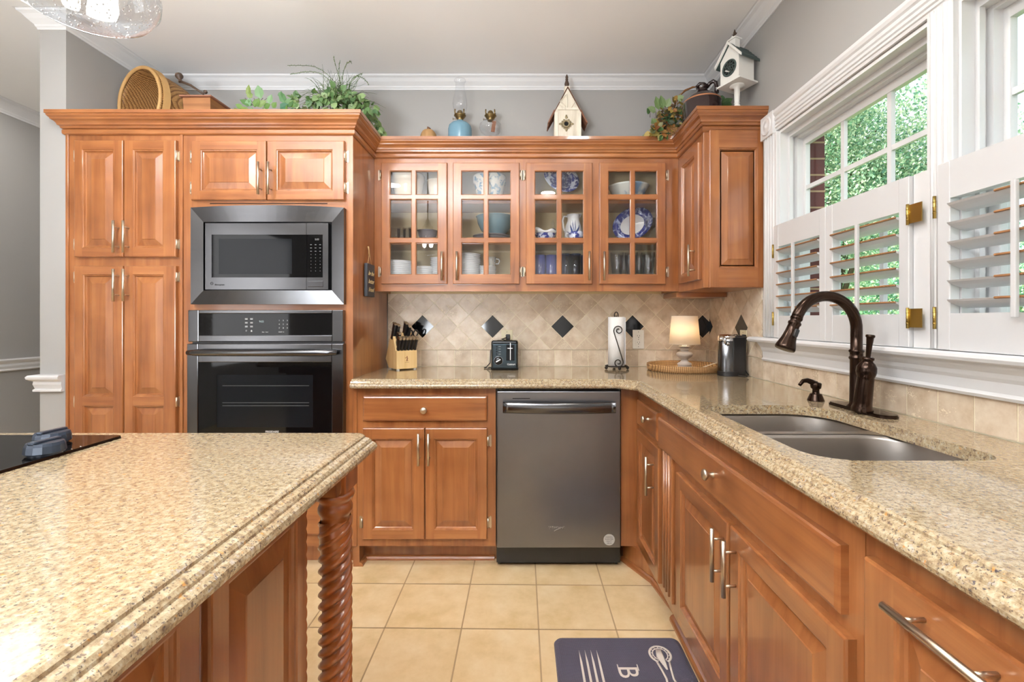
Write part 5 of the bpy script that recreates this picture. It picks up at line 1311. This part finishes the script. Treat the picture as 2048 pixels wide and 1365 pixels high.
# wooden box
t = thing('wooden_box', 'flared open wooden box on the pantry top, overlapping the basket', 'box', (xx(396, 2.30), 2.30, TZ))
wx0, wx1 = xx(369, 2.30), xx(421, 2.30); zt = 2.312
wb = MB(); 
def wallq(a, b2, c, d, th=.008):
    vs = [Vector(p) for p in (a, b2, c, d)]; nrm_ = (vs[1] - vs[0]).cross(vs[3] - vs[0]).normalized() * th
    vs2 = [v - nrm_ for v in vs]; wb.add(vs + vs2, [(0, 1, 2, 3), (7, 6, 5, 4), (0, 4, 5, 1), (1, 5, 6, 2), (2, 6, 7, 3), (3, 7, 4, 0)])
F0, F1, Bk0, Bk1 = (wx0, 2.30, TZ), (wx1, 2.30, TZ), (wx0 - .0, 2.56, TZ), (wx1, 2.56, TZ)
wallq(F0, F1, (wx1 + .004, 2.292, zt), (wx0 - .004, 2.292, zt)); wallq(F1, Bk1, (wx1 + .012, 2.57, zt), (wx1 + .004, 2.292, zt)); wallq(Bk1, Bk0, (wx0 - .004, 2.57, zt), (wx1 + .012, 2.57, zt)); wallq(Bk0, F0, (wx0 - .004, 2.292, zt), (wx0 - .004, 2.57, zt))
wb.box(wx0, wx1, 2.30, 2.56, TZ + .0003, TZ + .008); wb.build('sides', 'box_wood', t)
MB().sweep([(wx0 - .004, 2.292), (wx1 + .004, 2.292), (wx1 + .012, 2.57), (wx0 - .004, 2.57)], [(0, zt - .004), (.010, zt - .002), (.010, zt + .005), (-.010, zt + .005), (-.010, zt - .004), (0, zt - .004)], closed=True, side=-1).build('rim', 'rust_roof', t)

# things on the glazed cabinets
UZ = 2.1995; UYo = 2.675
def onU(px): return xx(px, UYo)
gx = onU(857)
t = thing('gourd', 'small squat brown pumpkin with short stem on the glazed cabinets', 'pumpkin', (gx, UYo, UZ))
mb = MB(); vs = []; nA = 48; m_ = 12; fs = []
for i in range(m_ + 1):
    th = math.pi * i / m_
    for k in range(nA):
        a = 2 * math.pi * k / nA; lob = 1 + .06 * abs(math.cos(4 * a)); vs.append((gx + .046 * math.sin(th) ** .8 * math.cos(a) * lob, UYo + .046 * math.sin(th) ** .8 * math.sin(a) * lob, UZ + .054 - .054 * math.cos(th)))
for i in range(m_):
    for k in range(nA): fs.append((i * nA + k, i * nA + (k + 1) % nA, (i + 1) * nA + (k + 1) % nA, (i + 1) * nA + k))
mb.add(vs, fs, 0, True); mb.build('flesh', 'gourd', t); MB().tube([(gx, UYo, UZ + .100), (gx, UYo, UZ + .112), (gx + .003, UYo, UZ + .118)], [.011, .009, .012], 10).build('stem', 'gourd_stem', t)
def burner(t, M, knobside=1):
    MB(M).lathe([(.018, -.004), (.018, .006), (.025, .010), (.027, .016), (.034, .022), (.035, .026), (.020, .030), (.017, .036), (.016, .046), (.009, .054), (.003, .056)], n=26).build('burner', 'brass_old', t)
    p = MB(M)
    for a in range(4): an = R(45 + 90 * a); p.tube([(.033 * math.cos(an), .033 * math.sin(an), .024), (.037 * math.cos(an), .037 * math.sin(an), .036), (.036 * math.cos(an), .036 * math.sin(an), .052)], .0013, 5, flat=3)
    p.cyl((-.016, 0, .004), (-.040, -.005, .004), .0015, 6); p.cyl((-.039, -.005, .004), (-.041, -.005, .004), .007, 10); p.build('prongs', 'brass_old', t)
plain('brass_old', (132, 112, 74), .4, .9, var=.25)
lx = onU(920)
t = thing('oil_lamp', 'blue glass oil lamp with a tall clear chimney on the glazed cabinets', 'oil lamp', (lx, UYo, UZ))
Mq = Matrix.Translation((lx, UYo, UZ))
MB(Mq).lathe([(.060, 0), (.068, .008), (.0685, .020), (.0685, .108), (.064, .126), (.050, .140), (.034, .146), (.022, .150), (.020, .158)], n=36).build('font', 'lamp_blue', t)
burner(t, Mq @ Matrix.Translation((0, 0, .164)))
MB(Mq).lathe([(.030, .192), (.034, .21), (.040, .235), (.0425, .255), (.040, .28), (.033, .31), (.0275, .335), (.0255, .355), (.025, .372), (.028, .382), (.034, .390), (.032, .397), (.028, .393)], n=36, cap=False).build('glass_chimney', 'clear_glass', t)
lx = onU(981)
t = thing('oil_lamp', 'round clear glass oil lamp without chimney, between the blue lamp and the birdhouse', 'oil lamp', (lx, UYo, UZ))
Mq = Matrix.Translation((lx, UYo, UZ))
MB(Mq).lathe([(.050, 0), (.050, .006), (.030, .016), (.014, .030), (.013, .052), (.017, .058), (.013, .066), (.03, .074), (.055, .092), (.065, .115), (.062, .135), (.045, .150), (.024, .156), (.020, .160)], n=36).build('font', 'clear_glass', t)
MB(Mq).box(-.011, .011, -.002, .002, .095, .158, M=Matrix.Rotation(R(8), 4, 'Y')).build('wick', 'rust_roof', t)
MB(Mq).lathe([(.014, .03), (.0135, .052), (.018, .058), (.0135, .066)], n=20).build('neck_ring', 'brass_old', t)
burner(t, Mq @ Matrix.Translation((0, 0, .162)))
# white birdhouse with tin roof
bx_, by_ = onU(1134), 2.68
s1 = 2.68 / 920
t = thing('birdhouse', 'tall cream wooden birdhouse with steep gable and ornate ring round its hole', 'birdhouse', (bx_, by_, UZ))
zt_ = lambda py: EYE + (VY - py) * s1
w2 = .076; ev = zt_(233); apx = zt_(184)
b_ = MB(); MM = Matrix.Translation((bx_, 0, 0)) @ Matrix.Rotation(R(90), 4, 'X')
b_.prism([(-w2, UZ), (w2, UZ), (w2, ev), (0, apx - .004), (-w2, ev)], -by_ - .05, -by_ + .05, M=MM); b_.build('body', 'weathered_white', t)
f_ = MB(); yf = by_ - .0505
for x in (-w2 + .012, w2 - .008): f_.box(bx_ + x - .008, bx_ + x + .008, yf - .005, yf + .001, UZ, ev)
f_.box(bx_ - w2 + .02, bx_ + w2 - .016, yf - .005, yf + .001, zt_(228), zt_(224))
for (ax, ay, cx_, cy_) in ((1134, 224, 1134, 197), (1133, 224, 1121, 212), (1126, 224, 1118, 218), (1120, 212, 1133, 198), (1142, 224, 1150, 212)):
    f_.tube([(xx(ax, 2.63), yf - .002, zt_(ay)), (xx(cx_, 2.63), yf - .002, zt_(cy_))], .0035, 4, smooth=False)
f_.build('trim_strips', 'weathered_white', t)
def roofside(s_):
    r_ = MB(); n_ = 7; dirv = Vector((w2 + .004, 0, -(apx - ev) * (w2 + .004) / w2)); L_ = dirv.length
    for k in range(12):
        yb0 = by_ - .053 + .13 * k / 12; yb1 = yb0 + .0105
        a_ = Vector((0, 0, apx + .004)); e_ = a_ + Vector((dirv.x * s_, 0, dirv.z)); nn_ = Vector((-dirv.z * s_, 0, dirv.x)).normalized() * .004 * (1)
        nn_ = Vector((abs(dirv.z) * s_, 0, abs(dirv.x))).normalized() * (.002 + .0015 * (k % 2))
        q0 = [a_, e_, e_ + nn_, a_ + nn_]
        vs = [Vector((bx_ + p.x, yb0, p.z)) for p in q0] + [Vector((bx_ + p.x, yb1 + .001, p.z)) for p in q0]
        r_.add(vs, [(0, 1, 2, 3), (7, 6, 5, 4), (0, 4, 5, 1), (1, 5, 6, 2), (2, 6, 7, 3), (3, 7, 4, 0)])
    for k in range(5):
        yb0 = by_ - .05 + .12 * k / 5; o_ = .003 * (k % 2)
        q0 = [(s_ * (w2 - .006), ev + .010 + o_), (s_ * (w2 + .034), ev - .060 + o_), (s_ * (w2 + .038), ev - .056 + o_), (s_ * (w2 + .002), ev + .018 + o_)]
        vs = [Vector((bx_ + p[0], yb0, p[1])) for p in q0] + [Vector((bx_ + p[0], yb0 + .0245, p[1])) for p in q0]
        r_.add(vs, [(0, 1, 2, 3), (7, 6, 5, 4), (0, 4, 5, 1), (1, 5, 6, 2), (2, 6, 7, 3), (3, 7, 4, 0)])
    return r_.build('roof_panel', 'rust_roof', t, fix=True)
roofside(-1); roofside(1)
c_ = MB(); c_.box(bx_ - .018, bx_ + .014, by_ - .03, by_ + .0, apx - .03, zt_(177), bev=.002); c_.build('chimney', 'weathered_white', t)
MB(Matrix.Translation((bx_ - .002, by_ - .015, zt_(177)))).lathe([(.007, 0), (.012, .006), (.014, .018), (.010, .030), (.007, .040), (.009, .044), (.006, .052), (.009, .056), (.006, .064), (.003, .072)], n=16).build('finial', 'dark_wood', t)
hx, hz_ = xx(1133, 2.62), zt_(255.5)
h_ = MB(Matrix.Translation((hx, yf - .001, hz_)) @ Matrix.Rotation(R(90), 4, 'X'))
h_.tube([(.0175 * math.cos(a), .0175 * math.sin(a), .001) for a in [i * math.pi / 16 for i in range(32)]], .0062, 8, closed=True)
for a in (0, 90, 180, 270):
    c = Vector((.030 * math.cos(R(a)), .030 * math.sin(R(a)), 0)) * (1 if a != 90 else 1.25)
    h_.ball(c, .0085, 10, 6, sc=(1, 1, .4)); 
    for e_ in (-30, 30): h_.ball((.026 * math.cos(R(a + e_)), .026 * math.sin(R(a + e_)), 0), .006, 8, 6, sc=(1, 1, .5))
    h_.ball(c * 1.28, .0055, 8, 6, sc=(1, 1, .5))
h_.build('ornate_ring', 'ornament', t)
MB(Matrix.Translation((hx, yf + .0005, hz_)) @ Matrix.Rotation(R(90), 4, 'X')).lathe([(.0135, 0), (.0135, .002)], n=24).build('entrance_hole', 'hole_black', t)

# corner group: ivy basket, stoneware jug, white birdhouse on a post
t = thing('ivy_basket', 'ivy with green and russet leaves in a handled basket, spilling over the corner', 'artificial plant', (xx(1330, 2.64), 2.64, UZ))
lf = MB(); gl2 = MB(); sm_ = MB()
for (px, py, n_) in ((1335, 225, 40), (1348, 215, 34), (1330, 245, 40), (1350, 245, 40), (1340, 262, 40), (1318, 250, 20), (1360, 228, 26)):
    clump(lf, sm_, rnd, at(px, py, 2.62), (.05, .05, .045), n_, .034, .024, droop=.4)
for (px, py, n_) in ((1312, 262, 16), (1303, 266, 12), (1322, 268, 12)): clump(lf, sm_, rnd, at(px, py, 2.50), (.035, .03, .018), n_, .04, .032, droop=.3)
for q in ((1318, 220, 1312, 192), (1326, 218, 1322, 190), (1332, 215, 1340, 196), (1312, 224, 1296, 214), (1300, 226, 1294, 217), (1310, 250, 1304, 237), (1355, 200, 1368, 192), (1440, 212, 1466, 196), (1442, 205, 1462, 203), (1438, 200, 1450, 195), (1445, 212, 1465, 208)):
    a = at(q[0], q[1], 2.58 if q[0] < 1400 else 2.45); b2 = at(q[2], q[3], 2.56 if q[0] < 1400 else 2.43); leaf(gl2, a, b2 - a, (0, -1, .2), (b2 - a).length, .045, 0, .05)
    sm_.tube([at(min(q[0], 1400) if q[0] < 1400 else 1430, 235, 2.6), a], .0013, 4)
lf.build('russet_leaves', 'leaf_fall', t); gl2.build('green_leaves', 'leaf_green', t); sm_.build('stems', 'bark', t)
q = [at(a_, b2, 2.66) for a_, b2 in ((1345, 232), (1350, 208), (1358, 192), (1370, 181), (1385, 175), (1400, 174), (1420, 185), (1430, 205))]
hh = MB()
for k in range(3): hh.tube([p + Vector((.003 * math.sin(i * 2 + k * 2.1), .003 * math.cos(i * 2 + k * 2.1), .003 * math.sin(i * 1.5 + k))) for i, p in enumerate(q)], .0035, 6)
hh.build('basket_handle', 'backlit_edge_wicker_brown', t)
MB().lathe([(.05, 0), (.075, .01), (.085, .07), (.088, .08), (.08, .08)], c=(xx(1352, 2.64), 2.66, UZ), n=24).build('basket_body', 'wicker', t)
jx, jy = xx(1404, 2.44), 2.44
t = thing('stoneware_jug', 'dark brown glazed stoneware jug with loop handle on top of the corner cabinet', 'jug', (jx, jy, UZ))
Mj = Matrix.Translation((jx, jy, UZ))
MB(Mj).lathe([(.090, 0), (.098, .006), (.0995, .02), (.0995, .140), (.096, .152)], n=44).build('lower_body', 'crock_brown', t)
MB(Mj).lathe([(.0968, .150), (.097, .153), (.0935, .159), (.088, .162)], n=44).build('shoulder_ring', 'crock_tan', t)
MB(Mj).lathe([(.0925, .158), (.078, .176), (.060, .190), (.042, .200), (.030, .210), (.026, .222), (.031, .232), (.031, .240), (.022, .243)], n=36).build('neck', 'crock_brown', t)
MB(Mj).tube([(.020, -.01, .228), (.035, -.016, .248), (.050, -.022, .256), (.062, -.026, .246), (.066, -.028, .222), (.066, -.028, .190)], [.010, .010, .010, .010, .010, .012], 12).build('handle', 'crock_brown', t)
MB(Mj).tube([(-.034, -.012, .228), (-.020, -.02, .243), (0, -.024, .240), (.02, -.02, .230)], .009, 10).build('spout_loop', 'crock_brown', t)
px_, py_ = xx(1474, 2.26), 2.26
t = thing('birdhouse', 'white church-shaped birdhouse with grey shingle roof raised on a turned post', 'birdhouse', (px_, py_, UZ))
zw = lambda py: EYE + (VY - py) * 2.26 / 920
Mw = Matrix.Translation((px_, py_, 0)) 
zb1 = zw(172)
MB(Mw).lathe([(.020, UZ), (.020, UZ + .012), (.016, UZ + .018), (.018, UZ + .03), (.017, UZ + .045), (.011, UZ + .062), (.015, UZ + .066), (.011, UZ + .070), (.013, UZ + .082), (.014, zb1 - .012), (.030, zb1 - .008), (.034, zb1 - .003), (.034, zb1)], n=22).build('turned_post', 'cream_paint', t)
Mr = Mw @ Matrix.Rotation(R(-64), 4, 'Z')
b_ = MB(Mr); hw = .053; b_.box(-hw - .014, hw + .014, -hw - .010, hw + .012, zb1, zb1 + .008, bev=.001, seg=1)
eb, ea = zw(122), zw(100)
b_.prism([(-hw, zb1 + .008), (hw, zb1 + .008), (hw, eb), (0, ea + .01), (-hw, eb)], -hw, hw, M=Matrix.Rotation(R(90), 4, 'X')); b_.build('body', 'cream_paint', t)
slope = (ea + .01 - eb) / hw
for s_ in (-1, 1):
    for nm, mt_, y_0, y_1, off in (('barge_board', 'cream_paint', -hw - .016, -hw - .008, 0), ('roof_shingles', 'verdigris', -hw - .008, hw + .014, .0)):
        r_ = MB(Mr); a_ = Vector((0, 0, ea + .012 + off)); e_ = Vector((s_ * (hw + .022), 0, ea + .012 - slope * (hw + .022))); th = Vector((0, 0, .010 if nm == 'roof_shingles' else .014))
        segs = 5 if nm == 'roof_shingles' else 1
        for k in range(segs):
            p0 = a_.lerp(e_, k / segs); p1 = a_.lerp(e_, (k + 1) / segs); lift = Vector((0, 0, .003)) if segs > 1 else Vector((0, 0, 0))
            q0 = [p0, p1, p1 + th + lift, p0 + th]; vs = [Vector((p.x, y_0, p.z)) for p in q0] + [Vector((p.x, y_1, p.z)) for p in q0]
            r_.add(vs, [(0, 1, 2, 3), (7, 6, 5, 4), (0, 4, 5, 1), (1, 5, 6, 2), (2, 6, 7, 3), (3, 7, 4, 0)])
        r_.build(nm, mt_, t, fix=True)
Mc = Mr @ Matrix.Translation((0, -hw - .0005, (zb1 + .008 + eb) / 2 + .010)) @ Matrix.Rotation(R(90), 4, 'X')
c_ = MB(Mc); c_.tube([(.036 * math.cos(a), .036 * math.sin(a), .001) for a in [i * math.pi / 16 for i in range(32)]], .0045, 8, closed=True)
for r0, n_ in ((.024, 10), (.010, 6)):
    for k in range(n_): a = k * 2 * math.pi / n_; c_.tube([(r0 * math.cos(a) + .005 * math.cos(b2 + a), r0 * math.sin(a) + .006 * math.sin(b2 + a), .001) for b2 in [j * .9 for j in range(6)]], .0022, 5)
c_.build('filigree_disc', 'verdigris', t)
MB(Mc).lathe([(.037, 0), (.037, .0008)], n=28).build('disc_backing', 'hole_black', t); MB(Mc).cyl((.0, -.018, 0), (-.004, -.018, .022), .003, 8).build('perch', 'cream_paint', t)
zc0 = ea + .004
c_ = MB(Mr); c_.box(-.017, .017, -.034, 0, zc0, zw(80) , bev=.001, seg=1); c_.box(-.024, .024, -.041, .007, zw(83), zw(83) + .006); c_.prism([(-.02, zw(81)), (.02, zw(81)), (0, zw(76))], .00, .034, M=Matrix.Rotation(R(90), 4, 'X')); c_.build('belfry', 'cream_paint', t)
fn_ = MB(Mr @ Matrix.Translation((0, -.017, zw(77) - .002))); fn_.lathe([(.003, 0), (.003, .006), (.006, .008), (.003, .011), (.003, .016)], n=10)
fn_.prism([(-.004, .010), (-.013, .018), (-.009, .022), (-.006, .018), (-.006, .026), (0, .042), (.006, .026), (.006, .018), (.009, .022), (.013, .018), (.004, .010)], -.002, .002, M=Matrix.Rotation(R(90), 4, 'X')); fn_.build('finial', 'dark_wood', t)

# ------------------------------------------------------------------ dishes inside the glazed cabinets
FZ = ub + .0482; S2, S3 = 1.6433, 1.8743; IY = 2.67
def dish(name, label, cat, px, z, prof, mat, Y=IY, group=None, n=32, parts=(), **k):
    x = xx(px, Y); M = Matrix.Translation((x, Y, z)) @ (k.get('R') or I4)
    if not parts:
        o = MB(M).lathe(prof, n=n).build(name, mat, loc=(x, Y, z)); return tag(o, label, cat, group)
    t = thing(name, label, cat, (x, Y, z), 0, group)
    MB(M).lathe(prof, n=n).build('body', mat, t)
    for nm, fn, mt_ in parts: b = MB(M); fn(b); b.build(nm, mt_, t)
    return t
def bowlp(r, h, foot=.5, lip=.004): return [(r * foot, 0), (r * foot, .006), (r * .75, h * .3), (r * .93, h * .65), (r, h), (r + lip, h), (r - .002, h - .003), (r * .9, h * .65), (r * .7, h * .33), (.001, .012)]
dish('mixing_bowl', 'cream banded crock bowl on the top shelf behind the door closest to the pantry', 'bowl', 816, S3, [(.06, 0), (.07, .01), (.086, .08), (.090, .12), (.094, .122), (.095, .160), (.090, .165), (.085, .16), (.06, .02), (.001, .015)], 'china_cream')
dish('mixing_bowl', 'second cream bowl half hidden to the right of the banded crock, top shelf', 'bowl', 874, S3, bowlp(.055, .13, .6), 'china_cream')
dish('planter_bowl', 'tall tapered crock with vertical blue streaks, top shelf', 'bowl', 979, S3, [(.066, 0), (.068, .008), (.088, .110), (.095, .114), (.097, .150), (.094, .158), (.085, .15), (.06, .01), (.001, .01)], 'spongeware')
def plate_standing(name, label, px, py, Y, rx, rz, mat, rim, tilt, roll):
    c = at(px, py, Y); t = thing(name, label, 'plate', (c.x, Y, c.z - rz))
    M = Matrix.Translation(c) @ Matrix.Rotation(R(roll), 4, 'Y') @ Matrix.Rotation(R(90 - tilt), 4, 'X')
    MB(M).lathe([(.001, 0), (.55, 0), (.62, .012), (1, .03), (1.0, .034), (.62, .018), (.55, .006), (.001, .006)], n=40, M=Matrix.Diagonal((rx, rz, 1, 1)) ).build('rim', rim, t)
    MB(M).lathe([(.60, .0155), (.001, .0078)], n=40, cap=False, M=Matrix.Diagonal((rx, rz, 1, 1))).build('well', mat, t)
    return t
plate_standing('transfer_plate', 'blue and white patterned oval platter standing on the top shelf, third door', 1121, 361, 2.72, .108, .085, 'transferware_dark', 'transferware', 14, 28)
dish('serving_bowl', 'wide pale bowl washed with blue on the top shelf behind the last glass door', 'bowl', 1257, S3, [(.05, 0), (.055, .006), (.085, .04), (.112, .092), (.118, .10), (.112, .10), (.08, .04), (.001, .012)], 'blue_wash', Y=2.68)
# middle shelf
for i, px in enumerate((792, 803, 815, 826)):
    dish('drinking_glass', 'clear glass tumbler in the row on the middle shelf, first door', 'glass', px, S2, [(.022, 0), (.026, .085), (.0245, .085), (.021, .004), (.001, .004)], 'clear_glass', Y=2.63 + .02 * (i % 2), group='clear tumblers on the middle shelf')
dish('glass_bowl', 'dark-tinted glass serving bowl on the middle shelf, first door', 'bowl', 855, S2, bowlp(.056, .075), 'china_grey', Y=2.68)
dish('salad_bowl', 'large blue-green bowl standing on stacked plates on the middle shelf', 'bowl', 990, S2 + .042, bowlp(.108, .115, .45), 'china_teal', Y=2.69)
for k in range(3):
    dish('dinner_plate', 'dark grey plate in the stack of three under the blue-green bowl', 'plate', 984, S2 + .0004 + .0138 * k, [(.05, 0), (.05, .003), (.075, .004), (.112, .012), (.112, .0145), (.07, .007), (.001, .006)], 'china_grey', Y=2.68, group='grey plates under the blue-green bowl')
# third door
def gravy(b): 
    vs = []
t = thing('gravy_boat', 'white gravy boat with blue flowers on the middle shelf, third door', 'gravy boat', (xx(1090, 2.64), 2.64, S2))
gb = MB(Matrix.Translation((xx(1090, 2.64), 2.64, S2))); gb.lathe([(.028, 0), (.03, .006), (.045, .022), (.058, .040), (.062, .052)], n=32, sy=.6, cap=True); gb.build('body', 'transferware', t)
gb = MB(Matrix.Translation((xx(1090, 2.64), 2.64, S2))); vs = []; fs = []; nA = 36
for k in range(nA):
    a = 2 * math.pi * k / nA; lipz = .068 + .022 * max(0, -math.cos(a)) ** 2 + .006 * math.sin(a * 5)
    vs += [(.062 * math.cos(a), .037 * math.sin(a), .052), ((.066 + .006 * max(0, -math.cos(a))) * math.cos(a), .040 * math.sin(a), lipz)]
for k in range(nA): k2 = (k + 1) % nA; fs.append((2 * k, 2 * k2, 2 * k2 + 1, 2 * k + 1))
gb.add(vs, fs, 0, True); gb.build('scalloped_rim', 'china_white', t, solid=.002)
t = thing('miniature_lamp', 'tiny dark oil lamp with clear globe behind the gravy boat', 'oil lamp', (xx(1106, 2.71), 2.71, S2))
Mq = Matrix.Translation((xx(1106, 2.71), 2.71, S2)); MB(Mq).lathe([(.014, 0), (.014, .07), (.016, .075), (.014, .09), (.006, .095)], n=18).build('body', 'mug_blue', t); MB(Mq).lathe([(.006, .094), (.012, .108), (.012, .122), (.007, .135), (.006, .145)], n=18, cap=False).build('globe', 'clear_glass', t)
t = thing('pitcher', 'white pitcher with dark blue leaf painting on the middle shelf, third door', 'pitcher', (xx(1146, 2.67), 2.67, S2))
Mq = Matrix.Translation((xx(1147, 2.67), 2.67, S2)); MB(Mq).lathe([(.040, 0), (.044, .008), (.052, .04), (.053, .065), (.046, .10), (.035, .13), (.034, .145), (.040, .165), (.038, .165), (.031, .145), (.03, .1)], n=36).build('body', 'china_white', t)
MB(Mq).tube([(.030, 0, .160), (.046, 0, .172)], [.014, .004], 8).build('spout', 'china_white', t)
MB(Mq).tube([(-.034, 0, .155), (-.056, -.004, .156), (-.064, -.006, .13), (-.058, -.005, .09), (-.048, -.002, .06)], .0055, 8).build('handle', 'china_white', t)
dc = MB(Mq)
def onp(u, z):
    r_ = {0: .044, 1: .052, 2: .053, 3: .046, 4: .036}[min(4, int(z / .032))] + .0012; return (r_ * math.sin(u), -r_ * math.cos(u), z)
for (u0, z0_, u1, z1_) in ((0, .02, -.5, .10), (0, .02, .1, .125), (0, .02, .6, .10), (-.1, .02, -.9, .065), (.1, .02, 1.0, .06), (0, .04, -.3, .13), (0, .03, .4, .08), (-.2, .05, .5, .04)):
    dc.tube([onp(u0 + (u1 - u0) * q / 5, z0_ + (z1_ - z0_) * q / 5) for q in range(6)], [.001, .003, .005, .006, .004, .001], 6, flat=.4)
dc.build('painted_leaves', 'glaze_blue', t)
t = thing('creamer', 'low blue and white handled creamer standing before the tall pitcher', 'creamer', (xx(1150, 2.60), 2.60, S2))
Mq = Matrix.Translation((xx(1152, 2.60), 2.60, S2)); MB(Mq).lathe([(.026, 0), (.030, .005), (.044, .030), (.042, .045), (.047, .052), (.044, .052), (.03, .02), (.001, .01)], n=30, sy=.7).build('body', 'transferware', t); MB(Mq).tube([(-.040, 0, .045), (-.056, 0, .045), (-.058, 0, .03), (-.044, 0, .018)], .004, 8).build('handle', 'china_white', t)
plate_standing('transfer_platter', 'oval white platter with deep blue floral border leaning on the middle shelf', 1264, 452, 2.70, .122, .094, 'china_white', 'transferware_dark', 14, -32)
dish('wine_glass', 'clear stemmed wine glass beside the leaning blue platter', 'glass', 1301, S2, [(.028, 0), (.026, .002), (.004, .006), (.003, .06), (.008, .068), (.028, .09), (.030, .115), (.026, .140), (.0245, .140), (.028, .11), (.026, .09), (.001, .07)], 'clear_glass', Y=2.64)
# bottom
def stack(n_, px, z, r, label, grp, mat='china_white', Y=2.68, step=.0105, name='dinner_plate'):
    first = None
    for k in range(n_):
        x = xx(px, Y)
        if first is None:
            first = tag(MB(Matrix.Translation((x, Y, z))).lathe([(r * .5, 0), (r * .5, .003), (r * .7, .004), (r, .014), (r, .0165), (r * .68, .0075), (.001, .006)], n=36).build(name, mat, loc=(x, Y, z)), label, 'plate', grp)
        else: copy_tree(first, (x + random.uniform(-.002, .002), Y, z + step * k))
stack(12, 800, FZ, .085, 'white plate in the tall stack at the bottom, closest to the sign', 'white plates under the first glass door')
stack(9, 850, FZ, .060, 'white saucer in the stack next to the plates, bottom of the first door', 'saucers under the first glass door')
stack(14, 888, FZ, .080, 'white dinner plate in the stack at the bottom between first and second doors', 'plates between the first two glass doors', Y=2.70)
stack(16, 937, FZ, .072, 'white dessert plate in the rising stack at the bottom of the second door', 'dessert plates in the second door')
stack(11, 975, FZ, .052, 'white saucer in the low stack under the blue cup', 'saucers in the second door', Y=2.70, step=.009)
def handle_r(r, z0_, z1_, s=1): return ('handle', lambda b: b.tube([(s * r * .95, 0, z1_), (s * (r + .018), 0, z1_ - .002), (s * (r + .022), 0, (z0_ + z1_) / 2), (s * (r + .015), 0, z0_), (s * r * .95, 0, z0_)], .0035, 8))
cupz = FZ + .097
dish('tea_cup', 'small blue cup with white handle standing on stacked saucers, second door', 'cup', 984, FZ + .1095, [(.016, 0), (.018, .004), (.022, .03), (.023, .052), (.021, .052), (.018, .01), (.001, .008)], 'spongeware', Y=2.70, parts=[(*handle_r(.022, .012, .042), 'china_white')])
for i, (px, lb) in enumerate(((1080, 'dark blue patterned mug, first of the pair at the bottom of the third door'), (1103, 'dark blue patterned mug between its twin and the blue tumblers'))):
    dish('coffee_mug', lb, 'mug', px, FZ, [(.030, 0), (.032, .004), (.034, .16), (.031, .16), (.029, .01), (.001, .008)], 'mug_blue', Y=2.62, group='blue mugs', parts=[(*handle_r(.034, .04, .13), 'mug_blue')])
for i, px in enumerate((1131, 1141, 1151, 1161)):
    dish('blue_tumbler', 'cobalt blue glass tumbler in the group at the bottom of the third door', 'glass', px, FZ, [(.024, 0), (.027, .005), (.031, .165), (.029, .165), (.025, .01), (.001, .008)], 'blue_glass', Y=2.60 + .065 * (i % 2), group='cobalt tumblers')
for i, px in enumerate((1234, 1248, 1262, 1278, 1296)):
    dish('cut_glass_tumbler', 'clear cut-glass tumbler in the group at the bottom of the last glass door', 'glass', px, FZ, [(.020, 0), (.024, .006), (.034, .09), (.038, .140), (.038, .175), (.036, .175), (.036, .14), (.022, .02), (.001, .012)], 'clear_glass', Y=2.61 + .07 * (i % 2), group='cut glass tumblers', n=18)

# ------------------------------------------------------------------ outside
structure(MB().box(1.4, 40, -15, 45, -.9, -.6).build('ground_outside', 'grass_out'))
def tree(label, name, c, crown, n, leaf_s, mat, seed, trunk_h, cat='tree'):
    r_ = random.Random(seed); t = thing(name, label, cat, (c[0], c[1], -.6))
    mb = MB(); blobs = []
    for i in range(26):
        q = rv(r_); q = q / max(q.length, .4) * r_.uniform(.35, .8); blobs.append((Vector((c[0] + q.x * crown[0], c[1] + q.y * crown[0], c[2] + q.z * crown[1])), r_.uniform(.28, .5) * crown[0]))
    for i in range(n):
        b0, br = blobs[i % 26]; q = rv(r_); q = q / max(q.length, .2) * br * r_.uniform(.55, 1.05); p = b0 + q
        s_ = leaf_s * r_.uniform(.6, 1.4); a = rv(r_).normalized(); b2 = a.cross(rv(r_)); b2 = b2.normalized() if b2.length > .01 else a.orthogonal()
        b2 = b2.normalized()
        mb.add([p - a * s_, p + b2 * s_ * .55, p + a * s_, p - b2 * s_ * .55], [(0, 1, 2, 3)])
    mb.build('foliage', mat, t)
    tr = MB(); base = Vector((c[0], c[1], -.6)); tr.tube([base, base + Vector((.1, 0, trunk_h)), Vector(c)], [.16, .12, .05], 10)
    for b0, br in blobs[:10]: tr.tube([base + Vector((.1, 0, trunk_h)), (Vector(c) + b0) / 2, b0], [.06, .035, .012], 6)
    tr.build('trunk', 'bark', t); return t
tree('tall pale-leaved tree filling the panes of the window nearest the cabinets', 'broadleaf_tree', (6.9, 10.4, 4.4), (2.7, 3.4), 85000, .034, 'tree_leaf', 5, 1.6)
tree('darker leafy tree seen low through the louvers behind the faucet', 'broadleaf_tree', (11.5, 15.5, 1.6), (3.4, 2.4), 16000, .07, 'shrub_leaf', 8, .8)
tree('rounded green shrub seen through the louvers of the window at the photo\'s edge', 'garden_shrub', (7.9, 6.6, .9), (2.4, 1.8), 40000, .03, 'shrub_leaf', 9, .5, 'shrub')
